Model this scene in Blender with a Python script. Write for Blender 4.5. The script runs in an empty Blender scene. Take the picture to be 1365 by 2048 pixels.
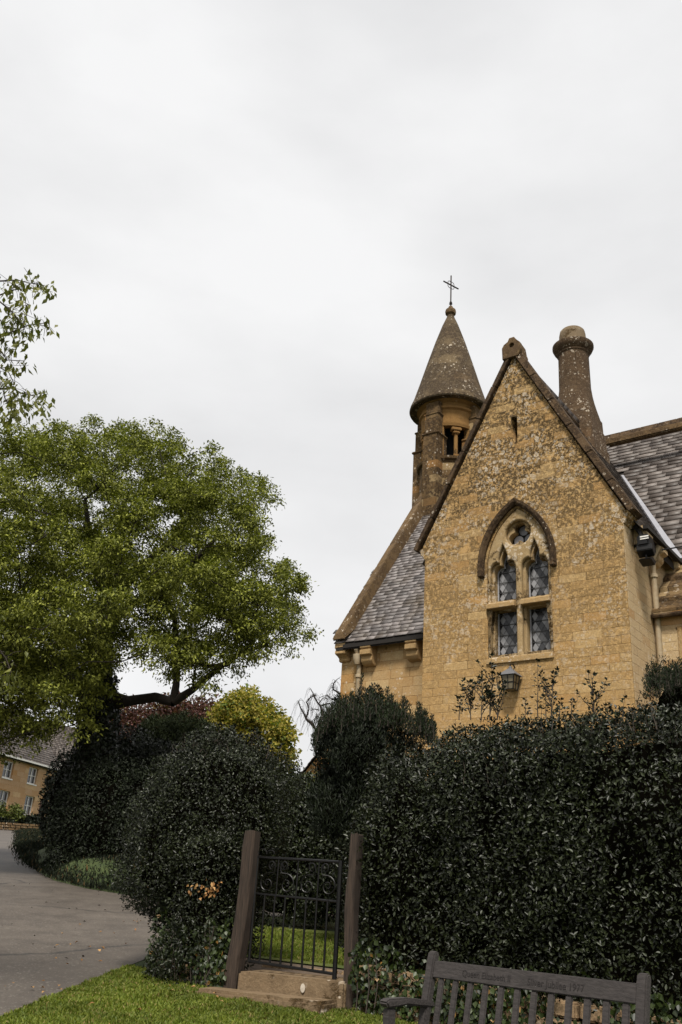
import bpy, bmesh, math, random
import numpy as np
from mathutils import Vector, Matrix, noise as mnoise
R_ = math.radians
random.seed(7); rng = np.random.default_rng(7)
sc = bpy.context.scene
COL = sc.collection

# ------------------------------------------------------------------ camera
cd = bpy.data.cameras.new("camera"); cam = bpy.data.objects.new("camera", cd); COL.objects.link(cam)
PITCH, ROLL = R_(23.21), R_(3.608)
CAMP = Vector((0, 0, 1.35))
fwd = Vector((0, math.cos(PITCH), math.sin(PITCH))); up0 = Vector((0, -math.sin(PITCH), math.cos(PITCH))); rt0 = Vector((1, 0, 0))
rt = rt0*math.cos(ROLL)+up0*math.sin(ROLL); up = -rt0*math.sin(ROLL)+up0*math.cos(ROLL)
# content is turned clockwise, so the camera is turned the other way
M = Matrix((( rt.x, up.x, -fwd.x), (rt.y, up.y, -fwd.y), (rt.z, up.z, -fwd.z))).to_4x4()
cam.matrix_world = Matrix.Translation(CAMP) @ M
cd.sensor_fit = 'AUTO'; cd.sensor_width = 36; cd.lens = 1828.08/2048*36
cd.clip_start = .1; cd.clip_end = 2000
sc.camera = cam

# ------------------------------------------------------------------ world and sun
SUN_AZ, SUN_EL = 188, 54           # azimuth clockwise from +Y, behind the viewer
w = bpy.data.worlds.new("World"); sc.world = w; w.use_nodes = True
nt = w.node_tree; nt.nodes.clear()
sky = nt.nodes.new('ShaderNodeTexSky'); sky.sky_type = 'NISHITA'; sky.sun_disc = False
sky.sun_elevation = R_(SUN_EL); sky.sun_rotation = R_(SUN_AZ)
bgs = nt.nodes.new('ShaderNodeBackground'); bgs.inputs[1].default_value = .05
nt.links.new(sky.outputs[0], bgs.inputs[0])
tc = nt.nodes.new('ShaderNodeTexCoord'); mp = nt.nodes.new('ShaderNodeMapping'); mp.inputs['Scale'].default_value = (1.4, 1.4, 3.2)
nt.links.new(tc.outputs['Generated'], mp.inputs[0])
nz = nt.nodes.new('ShaderNodeTexNoise'); nz.inputs['Scale'].default_value = 1.5; nz.inputs['Detail'].default_value = 7; nz.inputs['Roughness'].default_value = .5
nt.links.new(mp.outputs[0], nz.inputs[0])
cr = nt.nodes.new('ShaderNodeValToRGB'); cr.color_ramp.elements[0].position = .36; cr.color_ramp.elements[1].position = .64
cr.color_ramp.elements[0].color = (.815, .815, .822, 1); cr.color_ramp.elements[1].color = (.985, .985, .988, 1)
nt.links.new(nz.outputs[0], cr.inputs[0])
bgc = nt.nodes.new('ShaderNodeBackground'); bgc.inputs[1].default_value = .985
nt.links.new(cr.outputs[0], bgc.inputs[0])
mx = nt.nodes.new('ShaderNodeMixShader'); mx.inputs[0].default_value = .95
nt.links.new(bgs.outputs[0], mx.inputs[1]); nt.links.new(bgc.outputs[0], mx.inputs[2])
wo = nt.nodes.new('ShaderNodeOutputWorld'); nt.links.new(mx.outputs[0], wo.inputs[0])
sd = bpy.data.lights.new("sun", 'SUN'); so = bpy.data.objects.new("sun", sd); COL.objects.link(so)
sd.energy = 4.8; sd.angle = R_(12); sd.color = (1, .95, .86)
az, el = R_(SUN_AZ), R_(SUN_EL)
sdir = Vector((math.sin(az)*math.cos(el), math.cos(az)*math.cos(el), math.sin(el)))
so.rotation_euler = sdir.to_track_quat('Z', 'Y').to_euler()
so.location = (0, -20, 30)
sc.view_settings.view_transform = 'Standard'; sc.view_settings.look = 'None'
sc.view_settings.exposure = 0; sc.view_settings.gamma = 1
sc.cycles.max_bounces = 6; sc.cycles.transparent_max_bounces = 8

# ------------------------------------------------------------------ helpers
def tag(o, label=None, cat=None, group=None, kind=None):
    if label: o['label'] = label
    if cat: o['category'] = cat
    if group: o['group'] = group
    if kind: o['kind'] = kind
    return o
def empty(name, loc=(0, 0, 0), rz=0.0):
    o = bpy.data.objects.new(name, None); COL.objects.link(o); o.location = loc; o.rotation_euler = (0, 0, rz)
    o.empty_display_size = .3
    return o
def link_mesh(name, me, mat, parent=None, smooth=False):
    o = bpy.data.objects.new(name, me); COL.objects.link(o)
    if mat: me.materials.append(mat)
    if parent: o.parent = parent
    if smooth: me.polygons.foreach_set('use_smooth', [True]*len(me.polygons))
    return o
def np_mesh(name, V, F, mat, parent=None, smooth=False):
    """V (n,3), F (m,k) numpy"""
    me = bpy.data.meshes.new(name)
    me.vertices.add(len(V)); me.vertices.foreach_set('co', np.asarray(V, dtype=np.float32).ravel())
    m, k = F.shape
    me.loops.add(m*k); me.loops.foreach_set('vertex_index', F.astype(np.int32).ravel())
    me.polygons.add(m); me.polygons.foreach_set('loop_start', np.arange(0, m*k, k, dtype=np.int32))
    me.update(calc_edges=True)
    return link_mesh(name, me, mat, parent, smooth)
class MB:
    """collects pieces that become one mesh"""
    def __init__(s): s.v = []; s.f = []
    def add(s, vs, fs):
        b = len(s.v); s.v += [tuple(v) for v in vs]; s.f += [tuple(b+i for i in f) for f in fs]; return s
    def hexa(s, P):   # 8 points, bottom 4 then top 4
        return s.add(P, [(3, 2, 1, 0), (4, 5, 6, 7), (0, 1, 5, 4), (1, 2, 6, 5), (2, 3, 7, 6), (3, 0, 4, 7)])
    def box(s, x0, x1, y0, y1, z0, z1):
        return s.hexa([(x0, y0, z0), (x1, y0, z0), (x1, y1, z0), (x0, y1, z0), (x0, y0, z1), (x1, y0, z1), (x1, y1, z1), (x0, y1, z1)])
    def obox(s, c, ax, ay, az):  # centre and half axis vectors
        c, ax, ay, az = map(Vector, (c, ax, ay, az))
        return s.hexa([c-ax-ay-az, c+ax-ay-az, c+ax+ay-az, c-ax+ay-az, c-ax-ay+az, c+ax-ay+az, c+ax+ay+az, c-ax+ay+az])
    def prism(s, poly, d0, d1, fn):
        """poly list of 2d; fn(a,b,d)->3d"""
        n = len(poly); P = [fn(a, b, d0) for a, b in poly]+[fn(a, b, d1) for a, b in poly]
        F = [tuple(range(n-1, -1, -1)), tuple(range(n, 2*n))]+[(i, (i+1) % n, n+(i+1) % n, n+i) for i in range(n)]
        return s.add(P, F)
    def lathe(s, c, prof, seg=32, caps=True, a0=0):
        c = Vector(c); b = len(s.v)
        for r, z in prof:
            for k in range(seg):
                t = a0+2*math.pi*k/seg; s.v.append((c.x+r*math.cos(t), c.y+r*math.sin(t), c.z+z))
        for i in range(len(prof)-1):
            for k in range(seg):
                k2 = (k+1) % seg; s.f.append((b+i*seg+k, b+i*seg+k2, b+(i+1)*seg+k2, b+(i+1)*seg+k))
        if caps:
            s.f.append(tuple(b+k for k in range(seg-1, -1, -1))); s.f.append(tuple(b+(len(prof)-1)*seg+k for k in range(seg)))
        return s
    def tube(s, pts, rad, seg=8, caps=True, flat=None):
        pts = [Vector(p) for p in pts]; n = len(pts)
        if not hasattr(rad, '__len__'): rad = [rad]*n
        b = len(s.v); ref = None
        for i, p in enumerate(pts):
            t = (pts[min(i+1, n-1)]-pts[max(i-1, 0)]).normalized()
            if ref is None:
                ref = Vector((0, 0, 1)) if abs(t.z) < .9 else Vector((1, 0, 0))
                ref = (ref-t*ref.dot(t)).normalized()
            else:
                q = ref-t*ref.dot(t); ref = q.normalized() if q.length > 1e-6 else ref
            bi = t.cross(ref)
            for k in range(seg):
                a = 2*math.pi*k/seg; s.v.append(tuple(p+(ref*math.cos(a)+bi*math.sin(a))*rad[i]))
        for i in range(n-1):
            for k in range(seg):
                k2 = (k+1) % seg; s.f.append((b+i*seg+k, b+i*seg+k2, b+(i+1)*seg+k2, b+(i+1)*seg+k))
        if caps:
            s.f.append(tuple(b+k for k in range(seg-1, -1, -1))); s.f.append(tuple(b+(n-1)*seg+k for k in range(seg)))
        return s
    def sweep(s, pts, prof, nrm):
        """profile (a,b): a along (t x nrm), b along nrm"""
        pts = [Vector(p) for p in pts]; n = len(pts); m = len(prof); b = len(s.v); nrm = Vector(nrm).normalized()
        for i, p in enumerate(pts):
            if i == 0: t = (pts[1]-p).normalized(); sc_ = 1
            elif i == n-1: t = (p-pts[-2]).normalized(); sc_ = 1
            else:
                t1 = (p-pts[i-1]).normalized(); t2 = (pts[i+1]-p).normalized(); t = (t1+t2).normalized()
                sc_ = 1/max(.3, t.dot(t1))
            o = t.cross(nrm).normalized()
            for a_, b_ in prof: s.v.append(tuple(p+o*a_*sc_+nrm*b_))
        for i in range(n-1):
            for k in range(m):
                k2 = (k+1) % m; s.f.append((b+i*m+k, b+i*m+k2, b+(i+1)*m+k2, b+(i+1)*m+k))
        s.f.append(tuple(b+k for k in range(m-1, -1, -1))); s.f.append(tuple(b+(n-1)*m+k for k in range(m)))
        return s
    def build(s, name, mat, parent=None, smooth=False, bevel=0, recalc=True):
        me = bpy.data.meshes.new(name); me.from_pydata(s.v, [], s.f); me.update()
        if recalc or bevel:
            bm = bmesh.new(); bm.from_mesh(me); bmesh.ops.recalc_face_normals(bm, faces=bm.faces)
            if bevel:
                ed = [e for e in bm.edges if len(e.link_faces) == 2 and e.calc_face_angle(0) > .5]
                bmesh.ops.bevel(bm, geom=ed, offset=bevel, segments=2, affect='EDGES', clamp_overlap=True)
            bm.to_mesh(me); bm.free()
        o = link_mesh(name, me, mat, parent, False)
        if smooth:
            me.polygons.foreach_set('use_smooth', [True]*len(me.polygons))
            try: me.set_sharp_from_angle(angle=R_(38))
            except Exception: pass
        return o
def curve_plate(name, outlines, thick, bevel, fn, mat, parent=None):
    """flat plate with holes; outlines in 2d, fn((a,b,d))->3d with d across the thickness from 0 to thick"""
    cu = bpy.data.curves.new(name, 'CURVE'); cu.dimensions = '2D'; cu.fill_mode = 'BOTH'
    cu.extrude = max(thick/2-bevel, .001); cu.bevel_depth = bevel; cu.bevel_resolution = 1; cu.offset = -bevel
    for ol in outlines:
        sp = cu.splines.new('POLY'); sp.points.add(len(ol)-1); sp.use_cyclic_u = True
        for i, (a_, b_) in enumerate(ol): sp.points[i].co = (a_, b_, 0, 1)
    tmp = bpy.data.objects.new('tmp', cu); COL.objects.link(tmp)
    dg = bpy.context.evaluated_depsgraph_get(); me = bpy.data.meshes.new_from_object(tmp.evaluated_get(dg))
    bpy.data.objects.remove(tmp); bpy.data.curves.remove(cu)
    for v in me.vertices: v.co = fn(v.co.x, v.co.y, v.co.z+thick/2)
    me.materials.clear()
    bm = bmesh.new(); bm.from_mesh(me); bmesh.ops.remove_doubles(bm, verts=bm.verts, dist=1e-5)
    bmesh.ops.recalc_face_normals(bm, faces=bm.faces); bm.to_mesh(me); bm.free()
    me.name = name
    return link_mesh(name, me, mat, parent)
def settle(root, p):
    """move the thing's origin to its base point p (root at identity rotation, or a z-only shift)"""
    p = Vector(p); d = p-root.location
    if root.rotation_euler.z != 0: d = Vector((0, 0, d.z))
    root.location = root.location+d
    if root.type == 'MESH': root.data.transform(Matrix.Translation(-d)); 
    def rec(o, d):
        for ch in o.children:
            if ch.type == 'MESH': ch.data.transform(Matrix.Translation(-d))
            rec(ch, d)
    rec(root, d)
def vn(p, s=1.0, seed=0.0): return mnoise.noise(Vector((p[0]*s+seed, p[1]*s-seed, p[2]*s+2*seed)))
def gz(y):
    return .085*y-.32 if y < 28 else 2.06+.0685*(y-28)
def px(X, Y, D):
    """a point of the place seen at photograph pixel X,Y and standing D metres off"""
    x = (X-682.5)/1828.08; y = (1024-Y)/1828.08
    a_ = x*math.cos(ROLL)-y*math.sin(ROLL); b_ = x*math.sin(ROLL)+y*math.cos(ROLL)
    d = rt0*a_+up0*b_+fwd
    return CAMP+d*(D/math.hypot(d.x, d.y))

# ------------------------------------------------------------------ materials
def newmat(name):
    m = bpy.data.materials.new(name); m.use_nodes = True
    n = m.node_tree; b = n.nodes['Principled BSDF']; return m, n, b
class NB:
    def __init__(s, n): s.n = n
    def node(s, t, **k):
        q = s.n.nodes.new(t)
        for a_, b_ in k.items(): setattr(q, a_, b_)
        return q
    def L(s, a_, b_): s.n.links.new(a_, b_)
    def coords(s, kind='Object', scale=(1, 1, 1), swap=None):
        t = s.node('ShaderNodeTexCoord'); out = t.outputs[kind]
        if swap:   # reorder axes
            sp = s.node('ShaderNodeSeparateXYZ'); s.L(out, sp.inputs[0]); cb = s.node('ShaderNodeCombineXYZ')
            for i, ax in enumerate(swap): s.L(sp.outputs['XYZ'.index(ax)], cb.inputs[i])
            out = cb.outputs[0]
        m = s.node('ShaderNodeMapping'); m.inputs['Scale'].default_value = scale; s.L(out, m.inputs[0]); return m.outputs[0]
    def noise(s, vec, scale, detail=6, rough=.6, dist=0):
        q = s.node('ShaderNodeTexNoise'); q.inputs['Scale'].default_value = scale; q.inputs['Detail'].default_value = detail
        q.inputs['Roughness'].default_value = rough; q.inputs['Distortion'].default_value = dist; s.L(vec, q.inputs[0]); return q.outputs[0]
    def ramp(s, fac, stops, interp='LINEAR'):
        q = s.node('ShaderNodeValToRGB'); q.color_ramp.interpolation = interp; e = q.color_ramp.elements
        while len(e) < len(stops): e.new(.5)
        for i, (p, c) in enumerate(stops):
            e[i].position = p; e[i].color = (*c, 1) if hasattr(c, '__len__') else (c, c, c, 1)
        s.L(fac, q.inputs[0]); return q.outputs[0]
    def mix(s, fac, a_, b_, mode='MIX'):
        q = s.node('ShaderNodeMix', data_type='RGBA', blend_type=mode)
        for sock, v in ((q.inputs[0], fac), (q.inputs[6], a_), (q.inputs[7], b_)):
            if hasattr(v, 'is_output'): s.L(v, sock)
            elif hasattr(v, '__len__'): sock.default_value = (*v, 1)
            else: sock.default_value = v
        return q.outputs[2]
    def math(s, op, a_, b_=0):
        q = s.node('ShaderNodeMath', operation=op)
        for sock, v in ((q.inputs[0], a_), (q.inputs[1], b_)):
            if hasattr(v, 'is_output'): s.L(v, sock)
            else: sock.default_value = v
        return q.outputs[0]
    def bump(s, h, bsdf, strength=.4, dist=.02):
        q = s.node('ShaderNodeBump'); q.inputs['Strength'].default_value = strength; q.inputs['Distance'].default_value = dist
        s.L(h, q.inputs['Height']); s.L(q.outputs[0], bsdf.inputs['Normal'])

def stone(name, swap='XZY', cols=((.435, .275, .115), (.48, .318, .142), (.33, .19, .065)), lichen=.5, white=.5, bw=.5, bh=.16, joint=.45,
          zlo=None, zhi=None, dark=(.045, .027, .010), bricks=True, tint=None, odd=1.0):
    """lichened limestone; swap picks which object axes carry the courses"""
    m, n, b = newmat(name); q = NB(n)
    v = q.coords('Object', swap=swap); v3 = q.coords('Object')
    warp = q.noise(v3, 1.3, 3); 
    big = q.noise(v3, .9, 5, .6); mid = q.noise(v3, 5, 6, .65); fine = q.noise(v3, 38, 6, .7)
    if bricks:
        off = q.node('ShaderNodeVectorMath', operation='ADD'); wc = q.node('ShaderNodeVectorMath', operation='SCALE')
        nzc = q.node('ShaderNodeTexNoise'); nzc.inputs['Scale'].default_value = 2.2; q.L(v3, nzc.inputs[0])
        q.L(nzc.outputs[1], wc.inputs[0]); wc.inputs['Scale'].default_value = .035; q.L(v, off.inputs[0]); q.L(wc.outputs[0], off.inputs[1])
        br = q.node('ShaderNodeTexBrick'); q.L(off.outputs[0], br.inputs[0]); br.offset = .43; br.squash = .8; br.squash_frequency = 3
        for i, c in ((1, cols[0]), (2, cols[1])): br.inputs[i].default_value = (*c, 1)
        br.inputs[3].default_value = (cols[2][0]*joint, cols[2][1]*joint, cols[2][2]*joint, 1)
        br.inputs['Scale'].default_value = 1; br.inputs['Mortar Size'].default_value = .0065; br.inputs['Mortar Smooth'].default_value = .6
        br.inputs['Bias'].default_value = -.1; br.inputs['Brick Width'].default_value = bw; br.inputs['Row Height'].default_value = bh
        jm = q.ramp(q.noise(v3, 3.1, 4), [(.36, .12), (.56, 1)]); jf = q.math('MULTIPLY', br.outputs[1], jm)
        br.inputs[3].default_value = (*[(a_+b_)/2 for a_, b_ in zip(cols[0], cols[1])], 1)
        col = q.mix(q.math('MULTIPLY', jf, .95), br.outputs[0], (cols[2][0]*joint, cols[2][1]*joint, cols[2][2]*joint))
        # a second brick field of other size picks out a few odd blocks
        b2 = q.node('ShaderNodeTexBrick'); q.L(off.outputs[0], b2.inputs[0]); b2.offset = .43; b2.squash = .8; b2.squash_frequency = 3
        b2.inputs[1].default_value = (0, 0, 0, 1); b2.inputs[2].default_value = (1, 1, 1, 1); b2.inputs[3].default_value = (.5, .5, .5, 1)
        b2.inputs['Scale'].default_value = 1; b2.inputs['Mortar Size'].default_value = 0; b2.inputs['Bias'].default_value = .0
        b2.inputs['Brick Width'].default_value = bw; b2.inputs['Row Height'].default_value = bh
        sep = q.ramp(b2.outputs[0], [(.8, 0), (.9, .40*odd)]); col = q.mix(sep, col, (.54, .40, .21))
        sep2 = q.ramp(b2.outputs[0], [(.04, .55*odd), (.10, 0)]); col = q.mix(sep2, col, (.36, .18, .055))
        blk = q.ramp(b2.outputs[0], [(.08, 1-.85*odd), (.25, 1), (.88, 1), (.94, 1-.8*odd)])
        col = q.mix(q.ramp(mid, [(.3, 0), (.7, .45)]), col, cols[2])
        h = jf
    else:
        col = q.mix(big, cols[0], cols[1]); col = q.mix(q.ramp(mid, [(.35, 0), (.7, .6)]), col, cols[2]); h = None; blk = None
    col = q.mix(.55, col, q.ramp(fine, [(.25, .55), (.75, 1.35)]), 'MULTIPLY')
    # brown lichen crust: broken patches, denser between zlo and zhi
    patch = q.noise(v3, 2.4, 8, .68, .4)
    pf = q.ramp(patch, [(.64-lichen*.26, 0), (.70-lichen*.26, 1)])
    speck = q.ramp(q.noise(v3, 13, 7, .8), [(.47, 0), (.52, 1)])
    fac = q.math('MULTIPLY', pf, q.math('ADD', q.math('MULTIPLY', speck, .92), .08))
    if zlo is not None:
        sp = q.node('ShaderNodeSeparateXYZ'); q.L(v3, sp.inputs[0])
        mr = q.node('ShaderNodeMapRange'); q.L(sp.outputs[2], mr.inputs[0]); mr.inputs[1].default_value = zlo; mr.inputs[2].default_value = zhi
        fac = q.math('MULTIPLY', fac, mr.outputs[0]); hm = mr.outputs[0]
    else: hm = None
    if blk: fac = q.math('MULTIPLY', fac, blk)
    dcol = q.mix(q.noise(v3, 60, 4, .7), dark, tuple(c*2.0 for c in dark))
    col = q.mix(fac, col, dcol)
    # pale round lichens, each a ring-edged disc
    for sc_, th, amt in ((7.0, .40, .30), (13, .42, .42), (24, .45, .35)):
        vo = q.node('ShaderNodeTexVoronoi'); vo.inputs['Scale'].default_value = sc_; q.L(v3, vo.inputs[0]); vo.inputs['Randomness'].default_value = 1
        disc = q.ramp(vo.outputs['Distance'], [(.10, .35), (th*.7, .95), (th, 0)])
        sel = q.ramp(vo.outputs['Color'], [(amt*white*1.1, 1), (amt*white*1.1+.03, 0)])
        area = q.ramp(q.noise(v3, 1.25, 4, .6), [(.46, .06), (.58, 1)])
        f = q.math('MULTIPLY', q.math('MULTIPLY', disc, sel), area)
        f = q.math('MULTIPLY', f, q.ramp(q.noise(v3, 70, 3), [(.3, .35), (.6, 1)]))
        if hm: f = q.math('MULTIPLY', f, q.math('ADD', q.math('MULTIPLY', hm, .85), .12))
        col = q.mix(f, col, (.58, .50, .40))
    sm = q.ramp(q.noise(v3, 30, 5, .85), [(.56, 0), (.64, .62*min(1, white))]); col = q.mix(sm, col, (.46, .36, .23))
    if tint: col = q.mix(1, col, tint, 'MULTIPLY')
    q.L(col, b.inputs['Base Color']); b.inputs['Roughness'].default_value = .93; b.inputs['Specular IOR Level'].default_value = .2
    hh = q.math('ADD', fine, q.math('MULTIPLY', fac, .8))
    if h: hh = q.math('SUBTRACT', hh, q.math('MULTIPLY', h, .9))
    q.bump(hh, b, .75, .014)
    return m
def plain(name, c, rough=.7, metal=0, var=.25, scale=20, bump=.15, c2=None, spec=.5, stretch=(1, 1, 1)):
    m, n, b = newmat(name); q = NB(n); v = q.coords('Object', scale=stretch)
    f = q.noise(v, scale, 6, .65)
    c2 = c2 or tuple(x*(1-var) for x in c)
    q.L(q.mix(q.ramp(f, [(.3, 0), (.7, 1)]), c, c2), b.inputs['Base Color'])
    b.inputs['Roughness'].default_value = rough; b.inputs['Metallic'].default_value = metal; b.inputs['Specular IOR Level'].default_value = spec
    if bump: q.bump(f, b, bump, .01)
    return m
def leafmat(name, ca, cb, rough=.45, spec=.5, trans=.0, cc=None, pc=.0):
    m, n, b = newmat(name); q = NB(n)
    g = q.node('ShaderNodeNewGeometry'); rnd = g.outputs['Random Per Island']
    col = q.ramp(rnd, [(0, ca), (.55, tuple((x+y)/2 for x, y in zip(ca, cb))), (1-pc-.001, cb)] + ([(1, cc)] if cc else []), 'LINEAR' if not cc else 'CONSTANT')
    if cc:
        c1 = q.ramp(rnd, [(0, ca), (1, cb)]); col = q.mix(q.ramp(rnd, [(1-pc, 0), (1-pc+.0001, 1)], 'CONSTANT'), c1, cc)
    v = q.coords('Object'); cl = q.noise(v, 1.6, 4)
    col = q.mix(.8, col, q.ramp(cl, [(.3, .6), (.7, 1.35)]), 'MULTIPLY')
    q.L(col, b.inputs['Base Color']); b.inputs['Roughness'].default_value = rough; b.inputs['Specular IOR Level'].default_value = spec
    if trans:
        t = q.node('ShaderNodeBsdfTranslucent'); q.L(q.mix(1, col, (1.3, 1.5, .6), 'MULTIPLY'), t.inputs[0])
        mxs = q.node('ShaderNodeMixShader'); mxs.inputs[0].default_value = trans
        q.L(b.outputs[0], mxs.inputs[1]); q.L(t.outputs[0], mxs.inputs[2])
        q.L(mxs.outputs[0], n.nodes['Material Output'].inputs[0])
    return m
def slatemat(name, lo, hi, moss=(.09, .065, .04), amt=.4):
    m, n, b = newmat(name); q = NB(n); g = q.node('ShaderNodeNewGeometry'); v = q.coords('Object')
    c = q.ramp(g.outputs['Random Per Island'], [(0, lo), (.75, hi), (1, tuple(x*1.25 for x in hi))])
    f = q.noise(v, 9, 7, .7); big = q.noise(v, 1.5, 5, .6)
    c = q.mix(.7, c, q.ramp(f, [(.3, .55), (.7, 1.3)]), 'MULTIPLY')
    c = q.mix(q.ramp(big, [(.5-.2*amt, 0), (.75-.2*amt, .8)]), c, moss)
    q.L(c, b.inputs['Base Color']); q.L(q.ramp(f, [(.3, .42), (.7, .7)]), b.inputs['Roughness']); q.bump(f, b, .5, .012)
    return m

M_front = stone('front_limestone', 'XZY', lichen=1.05, white=1.15, odd=.6, zlo=2.3, zhi=8.2, bw=.52, bh=.155)
M_side = stone('side_limestone', 'YZX', cols=((.45, .33, .19), (.50, .385, .235), (.38, .25, .12)), lichen=.15, white=.6, bw=.5, bh=.16)
M_nave = stone('nave_limestone', 'XZY', cols=((.36, .23, .10), (.42, .31, .17), (.34, .17, .05)), lichen=.12, white=.45, bw=.6, bh=.2)
M_dress = stone('dressed_limestone', 'XZY', cols=((.38, .26, .13), (.33, .22, .10), (.30, .18, .07)), lichen=.15, white=.9, bricks=False)
M_trac = stone('tracery_limestone', 'XZY', cols=((.36, .265, .145), (.31, .215, .105), (.23, .145, .06)), lichen=.5, white=.9, bricks=False)
M_cope = stone('coping_stone', 'XZY', cols=((.075, .046, .024), (.105, .066, .034), (.045, .027, .014)), lichen=.8, white=.3, bricks=False, dark=(.022, .013, .007))
M_cope2 = stone('verge_stone', 'XZY', cols=((.12, .075, .036), (.16, .105, .052), (.08, .047, .022)), lichen=.6, white=.45, bricks=False, dark=(.055, .034, .018))
M_spire = stone('spire_stone', 'XZY', cols=((.085, .061, .036), (.125, .09, .052), (.06, .041, .022)), lichen=.8, white=.55, bw=.55, bh=.34, joint=.6, odd=.12, dark=(.035, .024, .015))
M_turret = stone('turret_stone', 'XZY', cols=((.11, .068, .030), (.145, .09, .04), (.075, .043, .018)), lichen=.75, white=.45, bw=.4, bh=.22, dark=(.032, .019, .009))
M_ochre = stone('ochre_stone', 'XZY', cols=((.22, .12, .038), (.27, .155, .055), (.15, .075, .024)), lichen=.15, white=.15, bricks=False)
M_chim = stone('chimney_stone', 'XZY', cols=((.075, .046, .025), (.105, .067, .037), (.04, .024, .013)), lichen=.8, white=.6, bw=.6, bh=.33, joint=.6, odd=.15, dark=(.045, .028, .016))
M_pot = stone('chimney_cap_stone', 'XZY', cols=((.17, .13, .085), (.14, .10, .06), (.16, .11, .06)), lichen=.5, white=.3, bricks=False)
M_slate = slatemat('stone_slates', (.085, .075, .072), (.18, .16, .155), amt=.15)
M_slateR = slatemat('weathered_slates', (.055, .043, .036), (.16, .135, .12), (.05, .036, .028), amt=.5)
M_slateD = slatemat('dark_slates', (.05, .038, .03), (.11, .09, .078), (.035, .024, .018), amt=.6)
M_under = plain('roof_underlay', (.015, .012, .01), .95)
M_lead = plain('lead_flashing', (.30, .30, .33), .55, .0, .25, 6)
M_pipe = plain('painted_downpipe', (.40, .33, .22), .6, 0, .3, 8, c2=(.30, .21, .12))
M_iron = plain('black_iron', (.005, .0045, .0045), .42, 0, .3, 30, spec=.32)
M_rust = plain('rusted_iron', (.035, .022, .016), .7, .3, .4, 40)
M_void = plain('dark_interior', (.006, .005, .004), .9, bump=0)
M_bark = plain('bark', (.030, .022, .016), .95, 0, .5, 14, .5, stretch=(1, 1, .25))
M_stem = plain('twigs', (.05, .038, .028), .9, 0, .4, 20)
M_post = plain('weathered_oak', (.062, .040, .027), .95, 0, 0, 10, 1, c2=(.008, .005, .003), stretch=(9, 9, .35))
M_bench = plain('grey_teak', (.048, .040, .038), .85, 0, 0, 8, .5, c2=(.018, .0145, .014), stretch=(2, 8, 8))
M_bletter = plain('carved_letters', (.018, .014, .0135), .9)
M_step = stone('step_stone', 'XZY', cols=((.17, .115, .065), (.23, .165, .10), (.085, .055, .03)), lichen=.35, white=.3, bricks=False)
M_rubble = stone('rubble_wall_stone', 'XZY', cols=((.30, .20, .11), (.36, .26, .16), (.18, .11, .06)), lichen=.35, white=.4, bricks=False)
M_house = stone('cottage_limestone', 'XZY', cols=((.38, .24, .13), (.45, .32, .21), (.34, .17, .05)), lichen=.0, white=0, bw=1.0, bh=.4, joint=.7)
M_white = plain('white_paint', (.72, .70, .66), .5, var=.1)
M_glass = plain('window_glass', (.06, .065, .07), .12, var=.5, scale=2, bump=0, spec=.8)
M_door = plain('red_brown_door', (.10, .035, .02), .6)

# ------------------------------------------------------------------ foliage builders
def leaf_mesh(name, P, T, N, Ls, Ws, mat, parent=None, fold=.25):
    """folded diamond leaves: P base (n,3), T length direction, N face normal"""
    T = T/np.linalg.norm(T, axis=1, keepdims=True); B = np.cross(T, N); B /= np.linalg.norm(B, axis=1, keepdims=True)+1e-9
    Nn = np.cross(B, T); n = len(P); Ls = Ls[:, None]; Ws = Ws[:, None]
    base = P; tip = P+T*Ls-Nn*Ls*.12; mid = P+T*Ls*.45
    a_ = mid+B*Ws*.5+Nn*Ws*fold; c = mid-B*Ws*.5+Nn*Ws*fold
    V = np.stack([base, a_, tip, c], axis=1).reshape(-1, 3)
    i = np.arange(n)[:, None]*4
    F = np.concatenate([i+np.array([[0, 1, 2]]), i+np.array([[0, 2, 3]])], axis=1).reshape(-1, 3)
    return np_mesh(name, V, F, mat, parent)
def runit(n):
    v = rng.normal(size=(n, 3)); return v/np.linalg.norm(v, axis=1, keepdims=True)
class Blob:
    def __init__(s, c, r, e=2.5, yaw=0.0, lump=.08, ls=1.2, seed=0):
        s.c = np.array(c, float); s.r = np.array(r, float); s.e = e; s.yaw = yaw; s.lump = lump; s.ls = ls; s.seed = seed
    def rot(s, v, inv=False):
        a_ = -s.yaw if inv else s.yaw; c, k = math.cos(a_), math.sin(a_)
        return np.stack([v[:, 0]*c-v[:, 1]*k, v[:, 0]*k+v[:, 1]*c, v[:, 2]], axis=1)
    def surf(s, u, k=1.0):
        """point on the surface in direction u (unit, stretched by radii)"""
        d = u*s.r; q = (np.abs(d/s.r)**s.e).sum(axis=1)**(1/s.e); loc = d/q[:, None]
        w_ = s.rot(loc)+s.c
        nn = np.array([vn(p, s.ls, s.seed)+.45*vn(p, s.ls*2.7, s.seed+5) for p in w_])
        w_ = s.c+(w_-s.c)*(k+s.lump*nn/np.maximum(.4, s.r.min())*1.0)[:, None]
        g = np.sign(loc)*np.abs(loc/s.r)**(s.e-1)/s.r; g /= np.linalg.norm(g, axis=1, keepdims=True)
        return w_, s.rot(g)
    def inside(s, p, k=.93):
        l = s.rot(p-s.c, True)/s.r; return (np.abs(l)**s.e).sum(axis=1) < k**s.e
def ico(sub):
    bm = bmesh.new(); bmesh.ops.create_icosphere(bm, subdivisions=sub, radius=1); bm.verts.ensure_lookup_table()
    U = np.array([v.co[:] for v in bm.verts]); F = np.array([[v.index for v in f.verts] for f in bm.faces]); bm.free(); return U, F
ICO = ico(5)
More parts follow.
